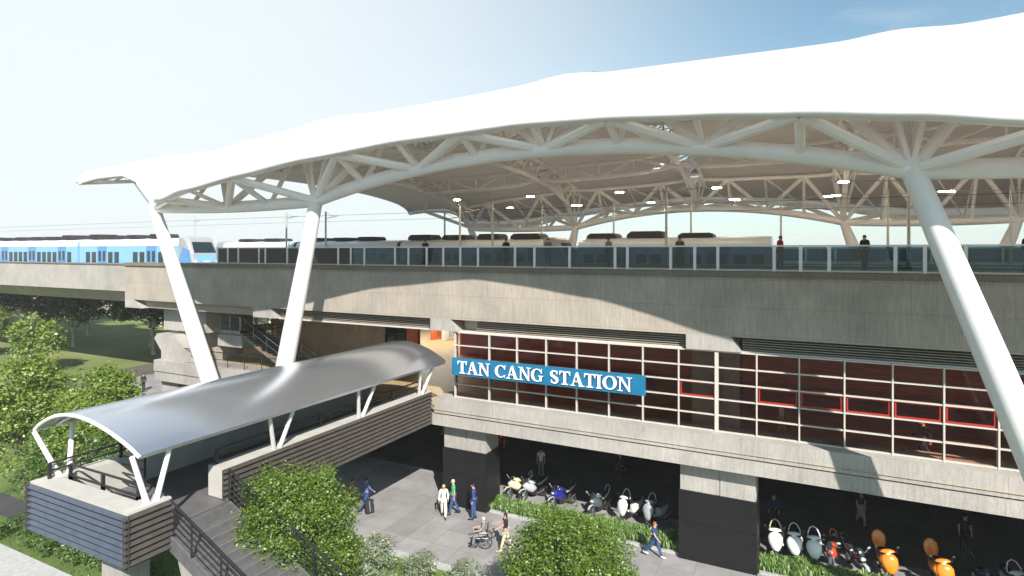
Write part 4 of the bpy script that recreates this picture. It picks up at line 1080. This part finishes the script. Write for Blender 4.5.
# ================================================================== MOTORCYCLES AND SCOOTERS (front toward -Y)
def wheel_pair(t, yf, yb, r=.30, w=.055):
    for y in (yf, yb):
        wo = MB().wheel((0, y, r), r-w, w, 26, 8).build('wheel', 'tyre', t, True)
        m = MB().wheel((0, y, r), r-w*1.9, .018, 22, 6).tube([(-.05, y, r), (.05, y, r)], .045, 10)
        for q in range(6):
            a = PI*q/3; m.tube([(0, y, r), (0, y+(r-w*1.9)*math.cos(a), r+(r-w*1.9)*math.sin(a))], .014, 5, False)
        m.build('rim', 'chrome', wo)
def motorcycle(label, loc, rz, paint, accent='silver', hoop='black', group='motorcycles parked in a row', lean=-8):
    t = thing('motorcycle', label, 'motorcycle', loc, group); t.rotation_euler = (0, D(lean), rz)
    wheel_pair(t, -.68, .66)
    m = MB()
    for s in (-.09, .09): m.tube([(s, -.68, .3), (s, -.42, .92)], .024, 8)
    m.build('fork', 'chrome', t)
    MB().blob([(-.62, 0, .72, .05, .06), (-.55, 0, .76, .15, .16), (-.38, 0, .74, .20, .26), (-.12, 0, .62, .19, .28), (.12, 0, .5, .13, .18), (.22, 0, .46, .05, .08)], 'y', 16, .85).build('fairing', 'paint_'+paint, t, True)
    MB().blob([(-.30, 0, .90, .08, .05), (-.2, 0, .92, .16, .12), (.0, 0, .90, .17, .13), (.15, 0, .84, .10, .09), (.2, 0, .82, .05, .04)], 'y', 14).build('fuel_tank', 'paint_'+paint, t, True)
    MB().blob([(.12, 0, .80, .09, .05), (.25, 0, .80, .15, .055), (.5, 0, .86, .13, .05), (.72, 0, .93, .10, .04), (.8, 0, .95, .03, .02)], 'y', 14).build('seat', 'cloth_black', t, True)
    MB().blob([(.30, 0, .70, .08, .06), (.5, 0, .76, .14, .08), (.8, 0, .88, .10, .06), (.98, 0, .95, .04, .03)], 'y', 14).build('tail', 'paint_'+accent, t, True)
    MB().blob([(-.22, 0, .42, .10, .1), (-.1, 0, .42, .16, .18), (.15, 0, .40, .16, .17), (.28, 0, .40, .08, .1)], 'y', 12, .6).build('engine', 'black_metal', t, True)
    MB().tube([(-.36, -.34, .95), (-.2, -.43, 1.0), (0, -.44, .99), (.2, -.43, 1.0), (.36, -.34, .95)], .018, 8).build('handlebar', 'black_metal', t)
    for s in (-1, 1):
        MB().tube([(.22*s, -.42, 1.0), (.34*s, -.47, 1.16)], .008, 5).blob([(-.49, .36*s, 1.18, .03, .02), (-.475, .36*s, 1.18, .07, .045), (-.46, .36*s, 1.18, .03, .02)], 'y', 10).build('mirror', 'paint_'+accent, t, True)
    MB().blob([(-.64, 0, .8, .05, .03), (-.62, 0, .8, .10, .055), (-.56, 0, .8, .10, .06)], 'y', 12).build('headlight', 'lens', t, True)
    MB().blob([(-.56, 0, .93, .10, .02), (-.46, 0, 1.06, .12, .03), (-.38, 0, 1.16, .08, .012)], 'y', 12).build('windshield', 'train_glass', t, True)
    MB().tube([(.13, .1, .3), (.16, .4, .34), (.17, .78, .52)], [.03, .045, .055], 10).build('exhaust', 'chrome', t, True)
    MB().blob([(-.95, 0, .5, .05, .02), (-.8, 0, .62, .075, .03), (-.6, 0, .63, .075, .03), (-.45, 0, .56, .05, .02)], 'y', 10).build('mudguard', 'paint_'+accent, t, True)
    MB().tube([(.14*math.cos(a), .82+.16*math.sin(a)*.55, 1.06+.15*math.sin(a)) for a in [2*PI*q/18 for q in range(19)]], .024, 8).build('grab_rail', 'paint_'+hoop, t, True)
    MB().tube([(-.12, .05, .3), (-.28, .12, .02)], .013, 6).build('kickstand', 'black_metal', t)
    return t
def scooter(label, loc, rz, paint, hoop='white', oval=False, group='scooters parked in a row', lean=-6, sidep='yellow'):
    t = thing('scooter', label, 'scooter', loc, group); t.rotation_euler = (0, D(lean), rz); t.scale = (1.12,)*3
    wheel_pair(t, -.62, .60, .25, .055)
    MB().tube([(0, -.62, .25), (0, -.5, .6), (0, -.42, 1.0)], .035, 8).build('fork', 'black_metal', t)
    # egg-shaped leg shield
    MB().blob([(.38, 0, -.66, .03, .03), (.44, 0, -.67, .11, .07), (.56, 0, -.66, .19, .10), (.74, 0, -.62, .265, .12), (.92, 0, -.57, .27, .11), (1.03, 0, -.53, .19, .09), (1.08, 0, -.5, .06, .04)], 'z', 20).build('leg_shield', 'paint_'+paint, t, True)
    MB().blob([(1.09, 0, -.46, .14, .06), (1.12, 0, -.46, .24, .09), (1.17, 0, -.45, .20, .08), (1.20, 0, -.44, .08, .04)], 'z', 16).build('handlebar_cowl', 'paint_'+paint, t, True)
    MB().tube([(-.36, -.32, 1.06), (-.2, -.42, 1.08), (.2, -.42, 1.08), (.36, -.32, 1.06)], .017, 8).build('handlebar', 'black_metal', t)
    MB().blob([(-.56, 0, 1.07, .03, .02), (-.54, 0, 1.07, .07, .04), (-.48, 0, 1.07, .07, .04)], 'y', 12).build('headlight', 'lens', t, True)
    MB().box(-.15, .15, -.45, .12, .30, .36).build('footboard', 'black_metal', t)
    MB().blob([(.02, 0, .42, .10, .12), (.12, 0, .52, .18, .22), (.4, 0, .56, .2, .2), (.75, 0, .62, .13, .12), (.86, 0, .66, .05, .05)], 'y', 16).build('rear_body', 'paint_'+paint, t, True)
    MB().blob([(.05, 0, .78, .12, .03), (.15, 0, .79, .17, .05), (.5, 0, .81, .16, .05), (.78, 0, .84, .09, .03)], 'y', 14).build('seat', 'cloth_black', t, True)
    for s in (-1, 1):
        MB().blob([(-.55, s*.235, .62, .015, .025), (-.5, s*.245, .62, .03, .06), (-.42, s*.235, .62, .02, .03)], 'y', 8).build('indicator', 'paint_'+sidep, t, True)
        MB().tube([(.24*s, -.42, 1.08), (.33*s, -.44, 1.24)], .008, 5).blob([(-.46, .35*s, 1.26, .03, .02), (-.445, .35*s, 1.26, .06, .045), (-.43, .35*s, 1.26, .03, .02)], 'y', 10).build('mirror', 'black_metal', t, True)
    if oval:
        MB().blob([(.78, 0, .52, .06, .03), (.85, 0, .54, .17, .045), (1.05, 0, .58, .235, .06), (1.25, 0, .62, .22, .055), (1.38, 0, .64, .13, .04), (1.42, 0, .65, .04, .02)], 'z', 18).build('backrest', 'paint_'+paint, t, True)
    else:
        MB().tube([(-.21, -.30, 1.02), (-.20, -.24, 1.2), (-.12, -.18, 1.38), (0, -.16, 1.44), (.12, -.18, 1.38), (.20, -.24, 1.2), (.21, -.30, 1.02)], .022, 8).build('screen_hoop', 'paint_'+hoop, t, True)
    MB().tube([(.12, .2, .26), (.15, .8, .34)], [.03, .05], 10).build('exhaust', 'chrome', t, True)
    return t
motorcycle('pale yellow motorcycle, leftmost of the parked row', (-14.05, 28.8, G0), D(-32), 'yellow', 'yellow', 'yellow')
motorcycle('silver motorcycle next to the pale yellow one', (-13.2, 28.9, G0), D(-32), 'silver', 'silver', 'black')
motorcycle('deep blue motorcycle with silver tail in the parked row', (-11.45, 28.7, G0), D(-30), 'blue', 'silver', 'black')
motorcycle('dark teal motorcycle in the middle of the parked row', (-9.4, 28.75, G0), D(-18), 'teal', 'silver', 'silver')
scooter('white scooter with pale hoop right of the dark teal motorcycle', (-7.75, 28.75, G0), D(-22), 'white', 'silver')
scooter('silver scooter with dark hoop nearest the wide black pillar', (-6.5, 28.85, G0), D(-22), 'silver', 'silver')
scooter('white scooter with egg-shaped shield closest to the wide black pillar', (-1.05, 28.5, G0), D(-4), 'white', 'yellow')
scooter('white scooter with egg-shaped shield, middle of the three', (-.3, 28.5, G0), D(-4), 'white', 'yellow')
scooter('white scooter with egg-shaped shield beside the red motorcycle', (.45, 28.5, G0), D(-4), 'white', 'white')
motorcycle('red and white motorcycle with a small white screen', (1.1, 28.5, G0), D(-8), 'red', 'white', 'red')
motorcycle('black and chrome motorcycle right of the red one', (1.95, 28.5, G0), D(25), 'black', 'silver', 'black')
scooter('orange scooter with tall oval backrest right of the black motorcycle', (3.0, 28.6, G0), D(10), 'orange', oval=True, sidep='orange')
scooter('orange scooter with tall oval backrest, farther right of the two', (4.85, 28.7, G0), D(10), 'orange', oval=True, sidep='orange')
motorcycle('navy blue motorcycle at the lower right corner', (6.3, 28.9, G0), D(15), 'navy', 'navy', 'black')
scooter('white scooter with a pale hoop at the far right of the row', (7.2, 28.9, G0), D(8), 'white', 'white')
# ================================================================== PLANTS
def crown_mesh(name, rx, ry, rz_, nclump, nleaf, ls, mat, parent, seed, zc, low=-.5, cl=.34):
    rr = random.Random(seed); m = MB()
    cs = []
    for _ in range(nclump):
        while True:
            d = Vector((rr.gauss(0, 1), rr.gauss(0, 1), rr.gauss(0, 1))).normalized()
            if d.z > low: break
        rad = rr.uniform(.55, 1.0)**.6*rr.uniform(.86, 1.05)
        cs.append((Vector((d.x*rx*rad, d.y*ry*rad, d.z*rz_*rad+zc)), rr.uniform(.6, 1.25)*cl*min(rx, rz_)))
    for c, r in cs:
        for _ in range(nleaf):
            d = Vector((rr.gauss(0, 1), rr.gauss(0, 1), rr.gauss(0, .75)+.2)).normalized()
            p = c+d*r*rr.uniform(.35, 1.1)**.7
            a = Vector((rr.gauss(0, 1), rr.gauss(0, 1), rr.gauss(0, .6))).normalized(); b = a.cross(d+Vector((rr.gauss(0, .4), rr.gauss(0, .4), rr.gauss(0, .4)))).normalized()
            s = ls*rr.uniform(.5, 1.55)
            m.quad(p-a*s, p+b*s*.5, p+a*s, p-b*s*.5)
    # fill the inside loosely
    for _ in range(nclump*nleaf//6):
        d = Vector((rr.uniform(-1, 1), rr.uniform(-1, 1), rr.uniform(-.6, .8)))
        p = Vector((d.x*rx*.7, d.y*ry*.7, d.z*rz_*.7+zc)); a = Vector((rr.gauss(0, 1), rr.gauss(0, 1), rr.gauss(0, 1))).normalized(); b = a.orthogonal().normalized(); s = ls*1.1
        m.quad(p-a*s, p+b*s*.6, p+a*s, p-b*s*.6)
    me = bpy.data.meshes.new(name); me.from_pydata(m.v, [], m.f); me.materials.append(M[mat])
    o = bpy.data.objects.new(name, me); COL.objects.link(o); o.parent = parent
    return o, cs
def tree(label, loc, h, rx, rzz, nclump=46, nleaf=95, ls=.085, mat='leaf_bright', seed=1, bark='bark', group=None, name='tree', tr=.11, lowc=.5, cat='tree', cl=.34):
    t = thing(name, label, cat, loc, group); rr = random.Random(seed+99)
    zc = h-rzz
    cr, cs = crown_mesh('crown', rx, rx*.95, rzz, nclump, nleaf, ls, mat, t, seed, zc, -lowc, cl)
    m = MB(); top = zc+rzz*.25
    pts = [(rr.uniform(-.06, .06)*i, rr.uniform(-.06, .06)*i, top*i/6) for i in range(7)]
    m.tube(pts, [tr*(1.35 if i == 0 else 1-.11*i) for i in range(7)], 10)
    for c, r in cs[::3]:
        k = rr.randint(2, 5); a = Vector(pts[k]); mid = a.lerp(c, .5)+Vector((0, 0, .1)); m.tube([a, mid, c], [tr*.42, tr*.26, tr*.08], 6)
    m.build('trunk', bark, t, True)
    return t
def place(src, label, loc, rz, s, group=None):
    c = copy_tree(src); c.location = loc; c.rotation_euler = (0, 0, rz); c.scale = (s, s, s*R.uniform(.93, 1.08)); c['label'] = label
    if group: c['group'] = group
    elif 'group' in c.keys() and group is not None: del c['group']
    return c
tA = tree('bright green round tree growing in front of the finned footbridge side', (-15.65, 14.4, 0), 6.1, 2.1, 2.35, 120, 330, .045, 'leaf_bright', 3, cl=.27)
tB = tree('bright green round tree at the bottom edge, in front of the motorcycles', (-7.0, 17.9, 0), 4.75, 2.2, 2.15, 120, 330, .045, 'leaf_bright', 8, cl=.27)
# trees to the left of the footbridge
tC = tree('tall bright green tree with loose feathery crown left of the covered footbridge roof', (-34.4, 18.5, 0), 7.5, 1.9, 3.4, 64, 230, .08, 'leaf_sunny', 12, lowc=.8)
LS = [(-39.0, 16.9, 1.13, 'tallest bright green tree at the left edge of the picture'), (-33.0, 17.0, .86, 'bright green tree crown just above the footbridge landing'), (-37.0, 17.8, .84, 'bright green tree right of the tallest one at the left edge'),
      (-28.6, 18.4, .80, 'smaller bright green tree touching the footbridge roof edge'), (-35.4, 18.0, .80, 'low bright green tree below the lone lawn tree'), (-31.6, 18.8, .82, 'low bright green tree right below the feathery tall one')]
for i, (x, y, s, lb) in enumerate(LS): place(tC, lb, (x, y, 0), i*1.3+.4, s)
tD = tree('small darker tree whose crown shows just left of the landing box', (-31.2, 17.0, 0), 4.7, 2.1, 2.1, 44, 170, .075, 'leaf_mid', 21, lowc=.85)
place(tD, 'darker green tree lowest at the left edge, beside the strip of road', (-34.6, 16.9, 0), 2, 1.0); place(tD, 'darker green tree seen between the white posts of the landing', (-27.6, 16.6, 0), 4, 1.02)
place(tD, 'darker green tree under the middle of the footbridge roof edge', (-26.6, 18.6, 0), 5, 1.0)
# lone pale trees on the far lawn
tE = tree('small pale green tree standing alone on the far lawn', (-76, 34, 0), 6.4, 2.6, 2.7, 44, 80, .16, 'leaf_sunny', 31, lowc=.7)
place(tE, 'pale green tree on the lawn at the left edge', (-93, 36, 0), 2.2, 1.1)
# dark wood beyond, individual trees
tF = tree('dark green broad tree with pale forked trunk in the row beyond the lawn', (-76, 47, 0), 9.6, 4.6, 3.5, 52, 80, .24, 'leaf_dark', 41, 'pale_bark', 'dark trees beyond the lawn', tr=.22, lowc=.4)
LD = 'dark green broad tree with pale trunk in the row beyond the lawn'
tF['label'] = LD
spots = [(-66, 52), (-61, 60), (-70, 58), (-84, 50), (-92, 46), (-101, 52), (-112, 47), (-80, 60), (-92, 62), (-104, 64), (-118, 60), (-130, 50), (-72, 70), (-62, 74), (-86, 74), (-100, 78), (-116, 76), (-134, 68), (-150, 58), (-54, 66), (-50, 76)]
for i, (x, y) in enumerate(spots): place(tF, LD, (x+R.uniform(-1.5, 1.5), y+R.uniform(-1.5, 1.5), 0), R.uniform(0, 6), R.uniform(.85, 1.12), 'dark trees beyond the lawn')
# far-off wood reads as one mass
rr = random.Random(5); m = MB()
for i in range(150):
    x = rr.uniform(-420, 60); y = rr.uniform(150, 230); 
    if x > -100 and y < 100: continue
    h = rr.uniform(7, 11); c = Vector((x, y, h*.55))
    for _ in range(90):
        d = Vector((rr.gauss(0, 1), rr.gauss(0, 1), rr.gauss(0, 1))).normalized(); p = c+Vector((d.x*6, d.y*6, d.z*h*.5))*rr.uniform(.7, 1.05); a = Vector((rr.gauss(0, 1), rr.gauss(0, 1), rr.gauss(0, .5))).normalized(); b = a.orthogonal().normalized(); s = 1.1
        m.quad(p-a*s, p+b*s*.7, p+a*s, p-b*s*.7)
me = bpy.data.meshes.new('distant_wood'); me.from_pydata(m.v, [], m.f); me.materials.append(M['leaf_dark']); o = bpy.data.objects.new('distant_wood', me); COL.objects.link(o)
tag(o, 'hazy wood on the horizon beyond the viaduct', 'wood', kind='stuff')
# pale low building seen under the viaduct
for x, y, wd, hh, lb in ((-150, 74, 34, 6.5, 'long white flat-roofed building glimpsed under the viaduct'), (-205, 90, 30, 8, 'white low building farther left beneath the viaduct')):
    t = thing('low_building', lb, 'building', (x, y, 0))
    MB().box(-wd/2, wd/2, -5, 5, 0, hh).build('wall', 'concrete_plain', t); MB().box(-wd/2-.6, wd/2+.6, -5.6, 5.6, hh, hh+.4).build('roof', 'train_white', t)
    for q in range(int(wd/3)): MB().box(-wd/2+1+q*3, -wd/2+2.8+q*3, -5.03, -5.0, hh-2.3, hh-1).build('window', 'train_glass', t)
# sage shrubs along the kerb
def shrub(label, loc, r, h, mat, seed, n=26, nl=70, ls=.05, group=None):
    t = thing('shrub', label, 'shrub', loc, group)
    crown_mesh('foliage', r, r, h*.5, n, nl, ls, mat, t, seed, h*.5, -.6, .4)
    m = MB(); rr = random.Random(seed)
    for _ in range(6): m.tube([(0, 0, 0), (rr.uniform(-r, r)*.4, rr.uniform(-r, r)*.4, h*.6)], [.02, .008], 5)
    m.build('stem', 'bark', t); return t
s0 = shrub('grey-green shrub right of the round tree, directly below the kerb', (-16.2, 19.3, 0), .95, 1.5, 'leaf_sage', 51)
place(s0, 'grey-green shrub between the round tree and the next one along the kerb', (-17.9, 19.2, 0), 1.2, .95)
place(s0, 'small grey-green shrub midway between the two round trees', (-14.1, 19.6, 0), 2.2, .78); place(s0, 'grey-green shrub beside the crown of the right-hand round tree', (-11.9, 19.5, 0), 3.2, .85)
place(s0, 'low grey-green shrub at the foot of the stair railing', (-16.9, 15.9, 0), 4.2, 1.25)
place(s0, 'grey-green shrub half under the round tree crown', (-14.2, 16.9, 0), 5.0, 1.15)
# arching lily-like clumps in the planting strips
def lily_mesh(seed):
    rr = random.Random(seed); m = MB()
    for _ in range(95):
        a = rr.uniform(0, 2*PI); ln = rr.uniform(.35, .62); w_ = rr.uniform(.012, .022); lean = rr.uniform(.2, 1.0); d = Vector((math.cos(a), math.sin(a), 0)); s = Vector((-d.y, d.x, 0))*w_
        o = Vector((rr.uniform(-.12, .12), rr.uniform(-.12, .12), 0)); p1 = o+d*ln*.35*lean+Vector((0, 0, ln*.62)); p2 = o+d*ln*.75*lean+Vector((0, 0, ln*(.95-.35*lean))); p3 = o+d*ln*1.05*lean+Vector((0, 0, ln*(.85-.8*lean)))
        b = len(m.v); m.v += [tuple(o-s), tuple(o+s), tuple(p1-s*1.2), tuple(p1+s*1.2), tuple(p2-s), tuple(p2+s), tuple(p3)]
        m.f += [(b, b+1, b+3, b+2), (b+2, b+3, b+5, b+4), (b+4, b+5, b+6)]
    me = bpy.data.meshes.new('leafy_clump'); me.from_pydata(m.v, [], m.f); me.materials.append(M['leaf_lily']); return me
LM = [lily_mesh(s) for s in (1, 2, 3)]
tag(MB().box(-14.6, -5.1, 26.55, 27.7, 0, .09).box(-1.75, 7.6, 26.55, 27.7, 0, .09).box(11, 20, 26.55, 27.7, 0, .09).build('planting_bed', 'soil'), kind='structure')
tag(MB().box(-14.6, -5.05, 26.40, 26.55, 0, .13).box(-1.75, 7.6, 26.40, 26.55, 0, .13).box(11, 20, 26.40, 26.55, 0, .13).build('bed_kerb', 'kerb'), kind='structure')
for x0, x1, gl in ((-14.5, -5.15, 'arching leafy clumps in the strip before the motorcycles'), (-1.6, 7.5, 'arching leafy clumps in the strip before the scooters')):
    x = x0
    while x < x1:
        for yy in (26.75, 27.1, 27.45):
            o = bpy.data.objects.new('leafy_clump', LM[R.randint(0, 2)]); COL.objects.link(o)
            s = R.uniform(.75, 1.1); o.location = (x+R.uniform(-.12, .12), yy+R.uniform(-.1, .1), .09); o.rotation_euler = (0, 0, R.uniform(0, 6)); o.scale = (s, s, s)
            tag(o, 'arching bright green leafy clump in the strip before the ' + ('motorcycles' if x0 < -3 else 'scooters'), 'plant', gl)
        x += .42
# undergrowth tufts on the near grass
rr = random.Random(77); m = MB()
for _ in range(5200):
    x, y = rr.uniform(-34, -2), rr.uniform(9, 20.6)
    if x < -22.4 and y < 13.4 or x < -32.7 and y < 16.4: continue
    if -23.5 < x < -5 and 8.5 < y < 13.4 and rr.random() < .5: continue
    h = rr.uniform(.06, .24); a = rr.uniform(0, 6.28); dx, dy = math.cos(a)*.03, math.sin(a)*.03; lx, ly = rr.uniform(-.08, .08), rr.uniform(-.08, .08)
    b = len(m.v); m.v += [(x-dx, y-dy, 0), (x+dx, y+dy, 0), (x+lx, y+ly, h)]; m.f.append((b, b+1, b+2))
me = bpy.data.meshes.new('grass_tufts'); me.from_pydata(m.v, [], m.f); me.materials.append(M['leaf_mid']); o = bpy.data.objects.new('grass_tufts', me); COL.objects.link(o); tag(o, 'short rough grass around the trees and shrubs', 'grass', kind='stuff')
# low planting by the road at the lower left
s1 = shrub('low dark green shrub in the bed by the road at the lower left', (-28.5, 14.3, 0), .9, .8, 'leaf_mid', 61)
for i, (x, y) in enumerate(((-27.0, 14.5), (-30.0, 14.4), (-31.6, 14.3), (-25.5, 14.6), (-33.2, 14.3), (-24.2, 14.4))):
    c = place(s1, 'low dark green shrub in the bed by the road at the lower left', (x, y, 0), i*1.1, R.uniform(.8, 1.2), 'low shrubs by the road')
s1['group'] = 'low shrubs by the road'

# ================================================================== HAZE
hm = bpy.data.materials.new('haze'); hm.use_nodes = True; n_ = hm.node_tree; n_.nodes.clear(); oo = n_.nodes.new('ShaderNodeOutputMaterial'); pv = n_.nodes.new('ShaderNodeVolumePrincipled')
pv.inputs['Color'].default_value = (.98, .97, .96, 1); pv.inputs['Density'].default_value = HAZE if 'HAZE' in globals() else .0005; pv.inputs['Anisotropy'].default_value = .0
n_.links.new(pv.outputs[0], oo.inputs['Volume']); M['haze'] = hm
if USE_HAZE:
    tag(MB().box(-950, 950, -350, 1250, -1, 32).build('haze', 'haze'), 'thin pale air haze over the whole place', 'haze', kind='stuff')
